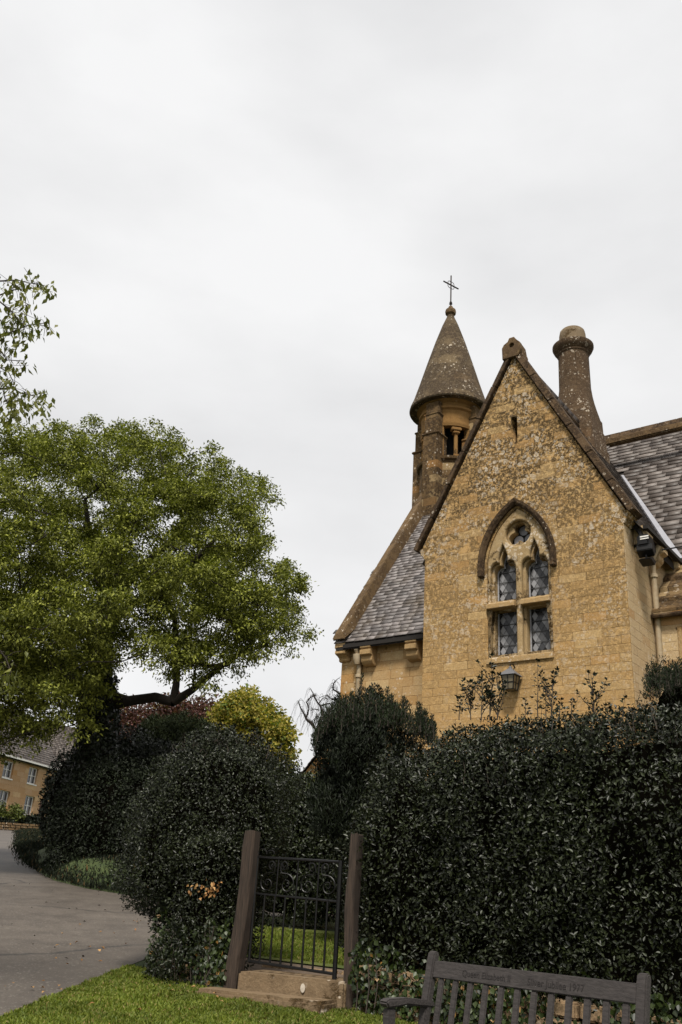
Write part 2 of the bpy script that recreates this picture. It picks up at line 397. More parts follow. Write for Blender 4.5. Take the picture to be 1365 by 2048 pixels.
def blob_pts(blobs, n, zmin=None, k=1.0):
    """points spread evenly by area over the joined surface of the blobs"""
    dat = []; tot = 0
    for b in blobs:
        W, G = b.surf(ICO[0], k); F = ICO[1]; ar = np.linalg.norm(np.cross(W[F[:, 1]]-W[F[:, 0]], W[F[:, 2]]-W[F[:, 0]]), axis=1)/2
        dat.append((b, W, G, F, ar)); tot += ar.sum()
    Ps = []; Ns = []
    for b, W, G, F, ar in dat:
        m = int(n*1.25*ar.sum()/tot); f = F[rng.choice(len(F), m, p=ar/ar.sum())]; u = rng.random((m, 2)); fl = u.sum(1) > 1; u[fl] = 1-u[fl]
        w3 = np.stack([1-u.sum(1), u[:, 0], u[:, 1]], 1)[:, :, None]; P = (W[f]*w3).sum(1); N = (G[f]*w3).sum(1); ok = np.ones(m, bool)
        for o in blobs:
            if o is not b: ok &= ~o.inside(P, .90)
        if zmin is not None: ok &= P[:, 2] > zmin
        Ps.append(P[ok]); Ns.append(N[ok])
    return np.concatenate(Ps), np.concatenate(Ns)
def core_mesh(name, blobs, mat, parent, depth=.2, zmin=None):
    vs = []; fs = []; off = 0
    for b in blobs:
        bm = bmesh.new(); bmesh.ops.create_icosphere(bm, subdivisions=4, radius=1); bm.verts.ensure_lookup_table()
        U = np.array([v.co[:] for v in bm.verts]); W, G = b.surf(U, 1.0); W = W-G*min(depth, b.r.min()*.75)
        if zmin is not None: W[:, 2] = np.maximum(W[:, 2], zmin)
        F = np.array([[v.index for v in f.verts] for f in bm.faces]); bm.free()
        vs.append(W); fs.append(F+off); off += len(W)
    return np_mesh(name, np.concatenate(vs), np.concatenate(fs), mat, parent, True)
M_core = plain('hedge_shade_core', (.0035, .003, .002), 1, bump=0, spec=.0)  # near-black: the inner shade of a hedge put into the colour
def hedge(name, blobs, n, L, W, mat, label, cat, base, depth=.12, zmin=None, upb=.3, jit=.7, group=None, core=.9, extra=None, kparts=True):
    root = empty(name); tag(root, label, cat, group)
    P, N = blob_pts(blobs, n, zmin); m = len(P)
    nv = np.array([vn(p, 1.0/(.10+L*2.2)*.55, 17)+.6*vn(p, 1.3, 23) for p in P]); P = P-N*(rng.random(m)**1.3*depth+np.maximum(0, nv)*.24)[:, None]+N*(.03+.05*np.maximum(0, -nv))[:, None]*rng.random((m, 1))
    Nn = N+runit(m)*jit; Nn[:, 2] += upb*.5
    T = np.cross(Nn, runit(m)); T += N*.5; T[:, 2] += upb
    s = rng.uniform(.55, 1.35, m)
    leaf_mesh('leaves', P, T, Nn, L*s, W*s, mat, root)
    core_mesh('shade_core', blobs, M_core, root, depth*.85+.13, zmin)  # dark filler body painted as the shade deep among the leaves
    if extra: extra(root)
    settle(root, base)
    return root

def build_skel(segs, rad_min, name, mat, parent, sides=7):
    """segs: list of (p0,p1,r0,r1) joined as frusta"""
    V = []; F = []; b = 0
    for p0, p1, r0, r1 in segs:
        p0 = Vector(p0); p1 = Vector(p1); t = (p1-p0)
        if t.length < 1e-5: continue
        t.normalize(); ref = Vector((0, 0, 1)) if abs(t.z) < .9 else Vector((1, 0, 0)); u = t.cross(ref).normalized(); v = t.cross(u)
        p1e = p1+t*r1*.25
        for p, r in ((p0, r0), (p1e, r1)):
            for k in range(sides):
                a_ = 2*math.pi*k/sides; V.append(tuple(p+(u*math.cos(a_)+v*math.sin(a_))*r))
        for k in range(sides):
            k2 = (k+1) % sides; F.append((b+k, b+k2, b+sides+k2, b+sides+k))
        b += 2*sides
    return np_mesh(name, np.array(V), np.array(F), mat, parent, True)
def tree(name, label, cat, limbs, centers, leafs, mat, base, clump=.6, L=.09, W=.045, bark=None, tip=.012, group=None, step=.5, drop=.2, radii=None, bright=None, flat=.7, wood='trunk', crown='crown', wob=.16, dome=0, spread=.45, sub=0, subr=.18):
    """limbs: list of polylines [(point, radius)...], the first is the trunk; centers: clump centres; a limb tree is grown to every centre"""
    root = empty(name); tag(root, label, cat, group)
    nodes = []; par = []; rmin = []
    for li, limb in enumerate(limbs):
        prev = None
        for i, (p, r) in enumerate(limb):
            p = Vector(p)
            if i == 0:
                if nodes and li > 0:
                    j = min(range(len(nodes)), key=lambda k: (nodes[k]-p).length)
                    prev = j
                else:
                    nodes.append(p); par.append(-1); rmin.append(r); prev = 0
                pr = r; continue
            a_ = nodes[prev]; n = max(1, int((p-a_).length/step)); r0 = pr
            for k in range(1, n+1):
                t = k/n; q = a_.lerp(p, t)+Vector((vn(a_.lerp(p, t), 1.1, 3+li), vn(a_.lerp(p, t), 1.1, 9+li), 0))*(.12 if k < n else 0)
                nodes.append(q); par.append(prev); rmin.append(r0+(r-r0)*t); prev = len(nodes)-1
            pr = r
    nsk = len(nodes)
    c0 = nodes[0]
    order = sorted(range(len(centers)), key=lambda i: min((Vector(centers[i])-nodes[k]).length for k in range(nsk)))
    arr = np.array([n_[:] for n_ in nodes])
    for i in order:
        c = Vector(centers[i]); d = np.linalg.norm(arr-np.array(c[:]), axis=1)
        # favour nodes lower than the clump so limbs rise to it
        pen = np.maximum(0, arr[:, 2]-(c.z-.1))*1.2; low = (np.arange(len(arr)) < 2)*5
        j = int(np.argmin(d+pen+low)); a_ = nodes[j]; n = max(1, int((c-a_).length/step)); prev = j; new = []
        for k in range(1, n+1):
            t = k/n; q = a_.lerp(c, t); sag = math.sin(t*math.pi)*(c-a_).length*.08
            q = q+Vector((vn(q, 1.5, 1), vn(q, 1.5, 4), vn(q, 1.5, 7)))*wob-Vector((0, 0, sag))
            nodes.append(q); par.append(prev); rmin.append(0); prev = len(nodes)-1; new.append(q[:])
        arr = np.concatenate([arr, np.array(new)])
    rad = [0.0]*len(nodes); acc = [0.0]*len(nodes)
    for i in range(len(nodes)-1, -1, -1):
        rr = acc[i] if acc[i] > 0 else tip**2.2
        rad[i] = max(rr**(1/2.2), rmin[i])
        if par[i] >= 0: acc[par[i]] += rr
    segs = []
    for i in range(len(nodes)):
        if par[i] >= 0:
            r0 = rad[par[i]]; r1 = rad[i]
            if i >= nsk: r0 = min(r0, r1*1.35)
            segs.append((nodes[par[i]], nodes[i], r0, r1))
    build_skel(segs, tip, wood, bark or M_bark, root)
    C_ = np.array(centers); n = len(C_)
    k = rng.integers(0, n, leafs)
    rr = np.array(radii)[k] if radii is not None else clump
    off = runit(leafs); off[:, 2] = np.where(rng.random(leafs) < dome, np.abs(off[:, 2]), off[:, 2]); off = off*(rng.random((leafs, 1))**spread)*(rr[:, None] if radii is not None else rr); off[:, 2] *= flat
    P = C_[k]+off
    if sub:
        so_ = runit(n*sub); so_[:, 2] = np.where(rng.random(n*sub) < dome, np.abs(so_[:, 2]), so_[:, 2]); so_ *= (rng.random((n*sub, 1))**.3)*(np.repeat(np.array(radii), sub)[:, None] if radii is not None else clump); so_[:, 2] *= flat
        SC = np.repeat(C_, sub, axis=0)+so_; k2 = rng.integers(0, n*sub, leafs); g_ = rng.normal(0, subr, (leafs, 3)); g_[:, 2] = g_[:, 2]*.6-.35*subr*(g_[:, 0]**2+g_[:, 1]**2)/subr**2*.3; P = SC[k2]+g_; off = so_[k2]+g_*1.5
    N = off/np.linalg.norm(off, axis=1, keepdims=True)*.4+runit(leafs)*.7; N[:, 2] += .7
    T = runit(leafs)+off/np.linalg.norm(off, axis=1, keepdims=True)*.8; T[:, 2] -= drop
    s = rng.uniform(.6, 1.3, leafs)
    leaf_mesh(crown, P, T, N, L*s, W*s, mat, root)
    settle(root, base)
    return root
# ------------------------------------------------------------------ ground, road, lawn
def sheet(name, xs, ys, mat, dz=0.0, kind='structure', bumpz=0.0):
    V = []; nx, ny = len(xs), len(ys)
    for y in ys:
        for x in xs:
            z = gz(max(-30, min(y, 140)))+dz+(bumpz*vn((x, y, 0), .35) if bumpz else 0); V.append((x, y, z))
    F = [(j*nx+i, j*nx+i+1, (j+1)*nx+i+1, (j+1)*nx+i) for j in range(ny-1) for i in range(nx-1)]
    o = np_mesh(name, np.array(V), np.array(F), mat); tag(o, kind=kind); return o
def poly_sheet(name, pts, mat, dz, kind='structure'):
    """flat outline laid on the slope"""
    bm = bmesh.new(); vs = [bm.verts.new((x, y, 0)) for x, y in pts]; bm.faces.new(vs)
    bmesh.ops.triangulate(bm, faces=bm.faces)
    for yy in (8, 12, 16, 20, 24, 28, 34, 42, 52, 64):
        bmesh.ops.bisect_plane(bm, geom=bm.verts[:]+bm.edges[:]+bm.faces[:], plane_co=(0, yy, 0), plane_no=(0, 1, 0))
    for v in bm.verts: v.co.z = gz(v.co.y)+dz
    bmesh.ops.recalc_face_normals(bm, faces=bm.faces)
    me = bpy.data.meshes.new(name); bm.to_mesh(me); bm.free(); 
    if me.polygons[0].normal.z < 0: me.flip_normals()
    o = link_mesh(name, me, mat); tag(o, kind=kind); return o
def groundmat():
    m, n, b = newmat('earth_and_grass'); q = NB(n); v = q.coords('Object')
    f = q.noise(v, 3, 8, .7); g = q.noise(v, 30, 5, .7)
    q.L(q.mix(q.ramp(f, [(.35, 0), (.65, 1)]), (.03, .05, .012), (.055, .075, .018)), b.inputs[0]); b.inputs['Roughness'].default_value = .95
    q.bump(g, b, .8, .05); return m
def roadmat():
    m, n, b = newmat('worn_asphalt'); q = NB(n); v = q.coords('Object')
    big = q.noise(v, .45, 6, .6, .5); g = q.noise(v, 110, 3, .8); mid = q.noise(v, 2.5, 5, .6)
    c = q.mix(q.ramp(big, [(.35, 0), (.65, 1)]), (.068, .056, .046), (.112, .094, .078))
    c = q.mix(q.ramp(mid, [(.42, 0), (.66, .6)]), c, (.050, .041, .034))
    vo = q.node('ShaderNodeTexVoronoi'); vo.inputs['Scale'].default_value = 55; q.L(v, vo.inputs[0])
    c = q.mix(q.ramp(vo.outputs['Color'], [(.78, 0), (.90, .6)]), c, (.21, .19, .16))
    c = q.mix(q.ramp(vo.outputs['Color'], [(.10, .5), (.16, 0)]), c, (.02, .018, .017))
    # thin wandering cracks and tarred seams
    vc = q.node('ShaderNodeTexVoronoi', feature='DISTANCE_TO_EDGE'); vc.inputs['Scale'].default_value = .22
    wv = q.node('ShaderNodeVectorMath', operation='ADD'); q.L(v, wv.inputs[0])
    nn = q.node('ShaderNodeTexNoise'); nn.inputs['Scale'].default_value = 1.2; nn.inputs['Detail'].default_value = 6; q.L(v, nn.inputs[0]); q.L(nn.outputs[1], wv.inputs[1]); q.L(wv.outputs[0], vc.inputs[0])
    c = q.mix(q.ramp(vc.outputs[0], [(.0, .85), (.014, 0)]), c, (.022, .02, .019))
    q.L(c, b.inputs[0]); b.inputs['Roughness'].default_value = .62; b.inputs['Specular IOR Level'].default_value = .45
    q.bump(g, b, .35, .006); return m
def lawnmat():
    m, n, b = newmat('mown_lawn'); q = NB(n); v = q.coords('Object')
    f = q.noise(v, 1.6, 6, .65); g = q.noise(v, 60, 5, .8)
    c = q.mix(q.ramp(f, [(.35, 0), (.65, 1)]), (.060, .085, .008), (.13, .145, .018))
    q.L(q.mix(.7, c, q.ramp(g, [(.3, .35), (.7, 1.4)]), 'MULTIPLY'), b.inputs[0]); b.inputs['Roughness'].default_value = .95; q.bump(g, b, 1, .02); return m
M_ground, M_road, M_lawn = groundmat(), roadmat(), lawnmat()
gx = [-400, -150, -60, -30, -15, -8, -4, 0, 4, 8, 15, 30, 60, 150, 400]
gyy = [-120, -30, 0, 10, 20, 28, 40, 60, 90, 140, 300, 700]
sheet('ground', gx, gyy, M_ground)
road_pts = [(-9, -2), (-2.75, 4.5), (-2.52, 7), (-2.42, 8.2), (-2.3, 9.0), (-2.12, 10.0), (-1.98, 10.9), (-1.8, 12), (-1.5, 14), (-1.0, 16.5), (.5, 17.5), (-2.2, 18.1), (-3.4, 18.6), (-4.0, 19.3), (-5.1, 20.6), (-6.4, 23.2), (-8.0, 26.6),
            (-10.2, 33), (-12.5, 40.5), (-15.5, 50), (-19.4, 62), (-22, 70), (-45, 62), (-34, 42), (-24, 22), (-17, 5), (-16, -2)]
poly_sheet('road', road_pts, M_road, .006)
lawn_pts = [(-2.72, 4.5), (-2.50, 7), (-2.40, 8.2), (-2.28, 9.0), (-2.10, 10.0), (-1.96, 10.9), (-1.4, 10.6), (-.8, 9.85), (.4, 9.3), (5.2, 5.8), (5.2, 2.5), (-1.5, 2.5)]
poly_sheet('lawn', lawn_pts, M_lawn, .012)
# the patch of lawn seen through the gate
poly_sheet('churchyard_lawn', [(-1.6, 12.4), (4, 10.2), (4.5, 14), (-1.2, 15.4)], M_lawn, .016)
poly_sheet('churchyard_path', [(-.9, 10.2), (.5, 9.6), (3.2, 9.5), (4.0, 10.1), (-1.5, 12.3)], plain('trodden_path', (.13, .09, .06), .95, var=.5, scale=9), .010)
# grass blades
def blades(name, pts_poly, n, h, mat, dz, yb=None):
    poly = np.array(pts_poly); x0, y0 = poly.min(0); x1, y1 = poly.max(0)
    P = np.stack([rng.uniform(x0, x1, n*2), rng.uniform(y0, y1, n*2)], axis=1)
    ins = np.zeros(len(P), bool); j = len(poly)-1
    for i in range(len(poly)):
        xi, yi = poly[i]; xj, yj = poly[j]
        c = ((yi > P[:, 1]) != (yj > P[:, 1])) & (P[:, 0] < (xj-xi)*(P[:, 1]-yi)/(yj-yi+1e-12)+xi); ins ^= c; j = i
    P = P[ins]; m = len(P)
    clump = np.array([.6+.9*abs(vn((p[0], p[1], 0), 2.3))+.35*vn((p[0], p[1], 0), 9) for p in P])
    H = h*clump*rng.uniform(.5, 1.5, m); a_ = rng.uniform(0, 6.28, m); wd = rng.uniform(.003, .006, m)*1.3
    lean = rng.normal(0, .55, (m, 2))*H[:, None]
    z = .085*P[:, 1]-.32+dz
    B = np.stack([P[:, 0], P[:, 1], z], 1); dx = np.stack([np.cos(a_)*wd, np.sin(a_)*wd, np.zeros(m)], 1)
    mid = B+np.stack([lean[:, 0]*.35, lean[:, 1]*.35, H*.6], 1); tip = B+np.stack([lean[:, 0], lean[:, 1], H], 1)
    V = np.stack([B-dx, B+dx, mid+dx*.8, tip, mid-dx*.8], 1).reshape(-1, 3); i = np.arange(m)[:, None]*5
    F = np.concatenate([i+np.array([[0, 1, 2]]), i+np.array([[0, 2, 4]]), i+np.array([[4, 2, 3]])], 1).reshape(-1, 3)
    o = np_mesh(name, V, F, mat); tag(o, 'short green grass blades covering the sloping verge', 'grass', kind='stuff'); return o
M_grass = leafmat('grass_blade', (.065, .098, .008), (.175, .20, .027), .6, .3, .25, cc=(.25, .19, .07), pc=.06)
vis = [(-2.44, 7.6), (-2.41, 8.2), (-2.29, 9.0), (-2.11, 10.0), (-1.97, 10.9), (-1.5, 10.6), (-.85, 9.8), (.4, 9.25), (3.2, 7.4), (2.2, 6.3), (-2, 6.3)]
g1 = blades('grass', vis, 95000, .030, M_grass, .012)
g2 = blades('grass', [(-1.0, 12.3), (1.9, 11.3), (1.9, 14), (-.8, 14.9)], 22000, .045, M_grass, .016)
g2['label'] = 'shaded green grass seen through the iron gate'

# ------------------------------------------------------------------ chapel
A = R_(36.93); OX, OY = 3.39, 16.15
ZB = 1.05
chapel = empty('chapel', (OX, OY, 0), -A)
tag(chapel, 'honey limestone chapel with steep gable, pointed window, conical bell turret and slate roofs', 'chapel')
XZ = lambda a_, b_, d: (a_, d, b_)
HW = 2.04; EZ = 8.30; APX = 12.06; SL = (APX-EZ)/HW
def arch(wd, zs, h, n=14, cx=0.0, z0=None):
    """pointed arch outline from left foot over the apex to right foot"""
    R = (wd*wd+h*h)/(2*wd); pts = []
    for i in range(n+1):      # left arc, centre (cx-wd+R, zs)
        t = math.pi-math.acos(max(-1, (R-wd)/R))*i/n
        pts.append((cx-wd+R+R*math.cos(t), zs+R*math.sin(t)))
    rgt = [(2*cx-x, z) for x, z in pts[:-1]][::-1]
    pts = pts+rgt
    if z0 is not None: pts = [(cx-wd, z0)]+pts+[(cx+wd, z0)]
    return pts
WX = 0.0; FW = .655
open_out = arch(FW, 7.42, 1.18, cx=WX, z0=5.62)
slit = [(-.085, 9.99), (.045, 9.99), (.045, 10.62), (-.085, 10.62)]
gable = [(-HW, ZB-.5), (HW, ZB-.5), (HW, 8.0), (HW+.06, 8.14), (0, APX), (-HW-.06, 8.14), (-HW, 8.0)]
curve_plate('gable_wall', [gable, open_out, slit], .42, .004, XZ, M_front, chapel)
# plinth course at the foot
MB().prism([(-HW-.06, ZB-.5), (HW+.06, ZB-.5), (HW+.06, 4.62), (-HW-.06, 4.62)], -.05, .02, XZ).box(HW-.1, HW+.07, -.05, 3.2, ZB-.5, 4.60).build('plinth', M_front, chapel, bevel=.03)
# transept side walls
MB().box(HW-.32, HW-.004, .424, 3.3, ZB-.5, 8.1).box(HW+.002, HW+.010, .012, 3.3, ZB-.5, 7.98).build('side_wall', M_side, chapel)
MB().box(-HW, -HW+.32, .42, 3.3, ZB-.5, 7.9).build('side_wall', M_side, chapel)
# tracery
def cusp_light(cx, hw, z0, zs, hh):
    """trefoil-headed light: two side lobes and a taller ogee lobe"""
    L = [(cx-hw, z0), (cx-hw, zs)]; r = hw*.50
    for i in range(1, 9):
        t = math.pi-i/8*math.pi*.62; L.append((cx-hw+r+r*math.cos(t), zs+r*1.25*math.sin(t)))
    cxp, czp = L[-1]
    for i in range(1, 9):
        t = i/8; bul = math.sin(t*math.pi*.9)*hw*.16
        L.append((cxp+(cx-cxp)*t**1.6-bul*(1-t)*1.0, czp+(zs+hh-czp)*t))
    L[-1] = (cx, zs+hh)
    return L+[(2*cx-x, z) for x, z in L[:-1]][::-1]
lw = .225; LC = (-.325, .325)
def dens(P, m=.06):
    Q = []
    for i in range(len(P)):
        a_, b_ = P[i], P[(i+1) % len(P)]; n = max(1, int(math.hypot(b_[0]-a_[0], b_[1]-a_[1])/m))
        Q += [(a_[0]+(b_[0]-a_[0])*k/n, a_[1]+(b_[1]-a_[1])*k/n) for k in range(n)]
    return Q
def trefoil(cx, cz, r, ro):
    pts = []
    for k in range(3):
        a0 = math.pi/2+k*2*math.pi/3; c = (cx+r*math.cos(a0), cz+r*math.sin(a0))
        for i in range(13):
            t = a0-R_(118)+R_(236)*i/12; pts.append((c[0]+ro*math.cos(t), c[1]+ro*math.sin(t)))
    return pts
holes = [cusp_light(c, lw, 6.80, 7.38, .46) for c in LC]+[[(c-lw, 5.76), (c+lw, 5.76), (c+lw, 6.60), (c-lw, 6.60)] for c in LC]+[trefoil(0, 8.085, .135, .118)]
holes = [dens(h) for h in holes]
win = curve_plate('window', [arch(FW+.02, 7.42, 1.20, cx=WX, z0=5.60)]+holes, .20, .002, lambda a_, b_, d: (a_, d+.12, b_), M_trac, chapel)
# outer order of the tracery: a plate with wider, softer openings in front
def circ(cx, cz, r, n=28): return [(cx+r*math.cos(2*math.pi*i/n), cz+r*math.sin(2*math.pi*i/n)) for i in range(n)]
h2 = [cusp_light(c, lw+.045, 6.76, 7.38, .53) for c in LC]+[[(c-lw-.045, 5.70), (c+lw+.045, 5.70), (c+lw+.045, 6.62), (c-lw-.045, 6.62)] for c in LC]+[circ(0, 8.085, .262)]
h2 = [dens(h) for h in h2]
o = curve_plate('tracery', [arch(FW-.003, 7.42, 1.177, cx=WX, z0=5.622)]+h2, .107, .032, lambda a_, b_, d: (a_, d+.012, b_), M_trac, win)
# transom shelf and sill
for c in LC:
    MB().prism([(-.10, 6.615), (.16, 6.615), (.16, 6.80), (-.02, 6.74), (-.10, 6.70)], c-lw-.085 if c < 0 else c-lw-.04, c+lw+.04 if c < 0 else c+lw+.085, lambda a_, b_, d: (d, a_+.03, b_)).build('transom', M_dress, win, bevel=.008)
MB().prism([(-.06, 5.56), (.2, 5.56), (.2, 5.755), (-.06, 5.66)], -.66, .66, lambda a_, b_, d: (d, a_+.02, b_)).build('sill', M_dress, win, bevel=.01)
# leaded glazing
def leadmat():
    m, n, b = newmat('panes_sky_tones'); q = NB(n); g = q.node('ShaderNodeNewGeometry')
    c = q.ramp(g.outputs['Random Per Island'], [(0, (.012, .012, .013)), (.35, (.035, .035, .037)), (.55, (.07, .07, .073)), (.75, (.16, .16, .165)), (.93, (.24, .24, .25))], 'CONSTANT')  # each pane's grey imitates a brighter or dimmer sky reflection
    q.L(c, b.inputs[0]); b.inputs['Roughness'].default_value = .18; b.inputs['Specular IOR Level'].default_value = .35; return m
M_pane = leadmat(); M_came = plain('lead_cames', (.035, .035, .037), .6, bump=0); M_edge = plain('putty_edge', (.33, .33, .35), .6, bump=0)
def clip_dia(cx, cz, a_, b_, x0, x1, z0, z1):
    P = [(cx, cz-b_), (cx+a_, cz), (cx, cz+b_), (cx-a_, cz)]
    for ax, lim, sg in ((0, x0, 1), (0, x1, -1), (1, z0, 1), (1, z1, -1)):
        Q = []
        for i in range(len(P)):
            p, r_ = P[i], P[(i+1) % len(P)]; ip = (p[ax]-lim)*sg >= 0; ir = (r_[ax]-lim)*sg >= 0
            if ip: Q.append(p)
            if ip != ir:
                t = (lim-p[ax])/(r_[ax]-p[ax]); Q.append((p[0]+(r_[0]-p[0])*t, p[1]+(r_[1]-p[1])*t))
        P = Q
        if len(P) < 3: return None
    return P
def glazing(cx, z0, z1, hw, y):
    pan = MB(); cam_ = MB(); a_, b_ = .062, .10; x0, x1 = cx-hw+.035, cx+hw-.012
    for r in range(-1, int((z1-z0)/b_)+3):
        for k in range(-1, int((x1-x0)/(2*a_))+3):
            px_ = x0+k*2*a_+(a_ if r % 2 else 0); pz = z0+r*b_
            P = clip_dia(px_, pz, a_*.93, b_*.93, x0, x1, z0+.02, z1)
            if not P: continue
            tx, tz = random.gauss(0, .06), random.gauss(0, .06)
            pan.add([(x, y+(x-px_)*tx+(z-pz)*tz, z) for x, z in P], [tuple(range(len(P)))])
    g = pan.build('glazing', M_pane, win, recalc=False)
    me = g.data
    bm = bmesh.new(); bm.from_mesh(me)
    for f in bm.faces:
        if f.normal.y > 0: f.normal_flip()
    bm.to_mesh(me); bm.free()
    cam_.box(cx-hw-.02, cx+hw+.02, y+.012, y+.03, z0-.05, z1+.1)
    for i in range(1, int((z1-z0)/.2)+1): cam_.box(x0-.01, x1+.01, y-.018, y-.010, z0+i*.2-.005, z0+i*.2+.005)
    cam_.box(x0-.004, x0+.006, y-.016, y-.006, z0, z1); cam_.box(x1-.006, x1+.004, y-.016, y-.006, z0, z1); cam_.box(x0, x1, y-.016, y-.006, z0+.012, z0+.022)
    cam_.build('lead_came', M_came, win, recalc=False)
    MB().box(cx-hw-.005, x0-.006, y-.012, y+.006, z0, z1).box(x0, x1, y-.012, y+.006, z0-.005, z0+.010).build('putty_edge', M_edge, win)
for c in LC:
    glazing(c, 5.765, 6.60, lw, .27); glazing(c, 6.805, 7.80, lw, .27)
    # curved edge strip following the trefoil head
    pts = [(x, .262, z) for x, z in cusp_light(c, lw-.028, 7.30, 7.38, .42)][1:-1]
    MB().tube(pts, .011, 5).build('putty_edge', M_edge, win, True)
M_ggl = plain('grey_glass', (.11, .11, .12), .25, bump=0)
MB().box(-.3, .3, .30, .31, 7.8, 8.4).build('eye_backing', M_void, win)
for k, (gx_, gz_, c) in enumerate([(0, 8.21, 0), (-.11, 8.02, 1), (.11, 8.02, 0)]):
    MB().lathe((0, 0, 0), [(.0, 0), (.098, .001), (.098, .012), (0, .013)], 20, caps=False).build('roundel', M_lead if c else M_ggl, win).data.transform(Matrix.Translation((gx_+.015, .285, gz_)) @ Matrix.Rotation(math.pi/2, 4, 'X'))
# hood mould
hp = arch(.735, 7.44, 1.27, n=18, cx=-.01); hp = [(hp[0][0], 7.34)]+hp+[(hp[-1][0], 7.34)]
prof = [(-.045, .03), (-.06, -.06), (-.01, -.11), (.05, -.12), (.055, .03)]
MB().sweep([(x, 0, z) for x, z in hp], prof, (0, 1, 0)).build('hood_mould', M_cope, win, bevel=.006)
for hx in (-.80, .67): MB().box(hx, hx+.11, -.12, .02, 7.26, 7.36).build('hood_stop', M_cope, win, bevel=.02)
# dark behind the windows and the slit, so the openings read as rooms
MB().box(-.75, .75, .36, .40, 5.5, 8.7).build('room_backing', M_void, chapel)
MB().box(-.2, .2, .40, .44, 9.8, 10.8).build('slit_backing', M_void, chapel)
# copings of the gable: separate stones laid up each slope
sa = math.atan2(SL, 1)
def coping_run(x0, z0, x1, z1, y0, y1, th, stone_len, mat, name, parent, bulge=.0):
    mb = MB(); d = Vector((x1-x0, 0, z1-z0)); Ln = d.length; d.normalize(); nrm = Vector((-d.z, 0, d.x))
    if nrm.z < 0: nrm = -nrm
    n = max(1, round(Ln/stone_len))
    for i in range(n):
        a_ = Vector((x0, 0, z0))+d*(Ln*i/n+.004); b_ = Vector((x0, 0, z0))+d*(Ln*(i+1)/n-.004)
        j = random.uniform(-.006, .006); t = th+random.uniform(-.008, .008)
        f = lambda p, y, h: (p.x+nrm.x*h, y, p.z+nrm.z*h)
        mb.hexa([f(a_, y0+j, 0), f(b_, y0+j, 0), f(b_, y1, 0), f(a_, y1, 0), f(a_, y0+.04+j, t), f(b_, y0+.04+j, t), f(b_, y1, t), f(a_, y1, t)])
    return mb.build(name, mat, parent, bevel=.012)
for s in (-1, 1):
    coping_run(s*(HW+.15), APX-(HW+.15)*SL+.02, s*.02, APX+.0, -.09, .40, .125, .75, M_cope, 'coping', chapel)
# apex stone: small saddled finial with a pierced hole, running back along the ridge
fin = [(-.24, 11.98), (-.25, 12.25), (-.20, 12.33), (-.10, 12.38), (-.06, 12.46), (.06, 12.46), (.12, 12.38), (.2, 12.3), (.22, 12.15), (.17, 11.98)]
fo = curve_plate('finial', [[(x*.9, z) for x, z in fin], circ(0, 12.27, .055, 14)], .12, .012, lambda a_, b_, d: (a_, d-.10, b_), M_cope2, chapel)
MB().prism([(-.12, 12.05), (.46, 12.05), (.46, 12.24), (.40, 12.28), (.34, 12.42), (.05, 12.46), (.0, 12.40), (-.08, 12.40)], -.10, .10, lambda a_, b_, d: (d, a_+.06, b_)).build('finial_saddle', M_cope2, chapel, bevel=.03)
# slates
def slates(name, o, u, v, inside, mat, umax, vmax, cw=.27, ch=.115, parent=None, th=.014, u0=0.0, top=0.0):
    o, u, v = map(Vector, (o, u, v)); n = u.cross(v).normalized()
    if n.z < 0: n = -n
    V = []; F = []; r = 0; vv = 0.0
    while vv < vmax:
        h = ch*(1-.18*vv/vmax)*random.uniform(.96, 1.04); uu = u0-random.uniform(0, cw)
        while uu < umax:
            w_ = cw*random.choice((.62, .8, .95, 1.05, 1.2)); c = (uu+w_/2, vv+h/2)
            if inside(*c):
                g = .005; l = random.uniform(-.008, .008); t = random.uniform(0, .006); sk = random.uniform(-.006, .006)
                lift = th*1.9
                a_ = lambda U, W, H: o+u*U+v*W+n*H
                b = len(V)
                V += [a_(uu+g, vv+l, lift-th+t), a_(uu+w_-g, vv+l+sk, lift-th+t), a_(uu+w_-g, vv+h*1.25, 0), a_(uu+g, vv+h*1.25, 0),
                      a_(uu+g+.004, vv+l+.003, lift+t), a_(uu+w_-g-.004, vv+l+sk+.003, lift+t), a_(uu+w_-g, vv+h*1.25, th), a_(uu+g, vv+h*1.25, th)]
                F += [(b+3, b+2, b+1, b), (b+4, b+5, b+6, b+7), (b, b+1, b+5, b+4), (b+1, b+2, b+6, b+5), (b+2, b+3, b+7, b+6), (b+3, b, b+4, b+7)]
            uu += w_
        vv += h; r += 1
    return np_mesh(name, np.array([p[:] for p in V]), np.array(F), mat, parent)
# transept roof: right slope (seen edge on) and left slope
TE = 2.22; TZ = APX-.10                       # eave at lx=+-TE, slate plane
LEN = math.hypot(TE, TE*SL)
NS = 1.36                                     # nave slope
def nave_ly(z): return 1.0+(z-6.66)/NS
def blk_ly(z): return 2.75+(z-8.05)/1.36
for s in (1, -1):
    z_e = TZ-TE*SL
    u = Vector((0, 1, 0)); v = Vector((-s, 0, SL)).normalized()
    lim = blk_ly if s > 0 else nave_ly
    ins = (lambda U, W, s=s, z_e=z_e, v=v, lim=lim: .38 <= U <= max(.5, lim(z_e+W*v.z))+.05)
    rf = slates('roof', (s*TE, 0, z_e), u, v, ins, M_slateD, 7.2, LEN, .30, .19, chapel, .022)
    mb = MB(); k = .03
    mb.hexa([(s*TE, .38, z_e-.16), (s*TE, 3.2, z_e-.16), (0, 6.5, TZ-.16), (0, .38, TZ-.16), (s*TE, .38, z_e-.01), (s*TE, 3.2, z_e-.01), (0, 6.5, TZ-.01), (0, .38, TZ-.01)])
    mb.build('underlay', M_under, rf)
MB().tube([(0, .45, TZ+.03), (0, 4.2, TZ+.03)], .08, 8).build('ridge_tiles', M_cope, chapel)
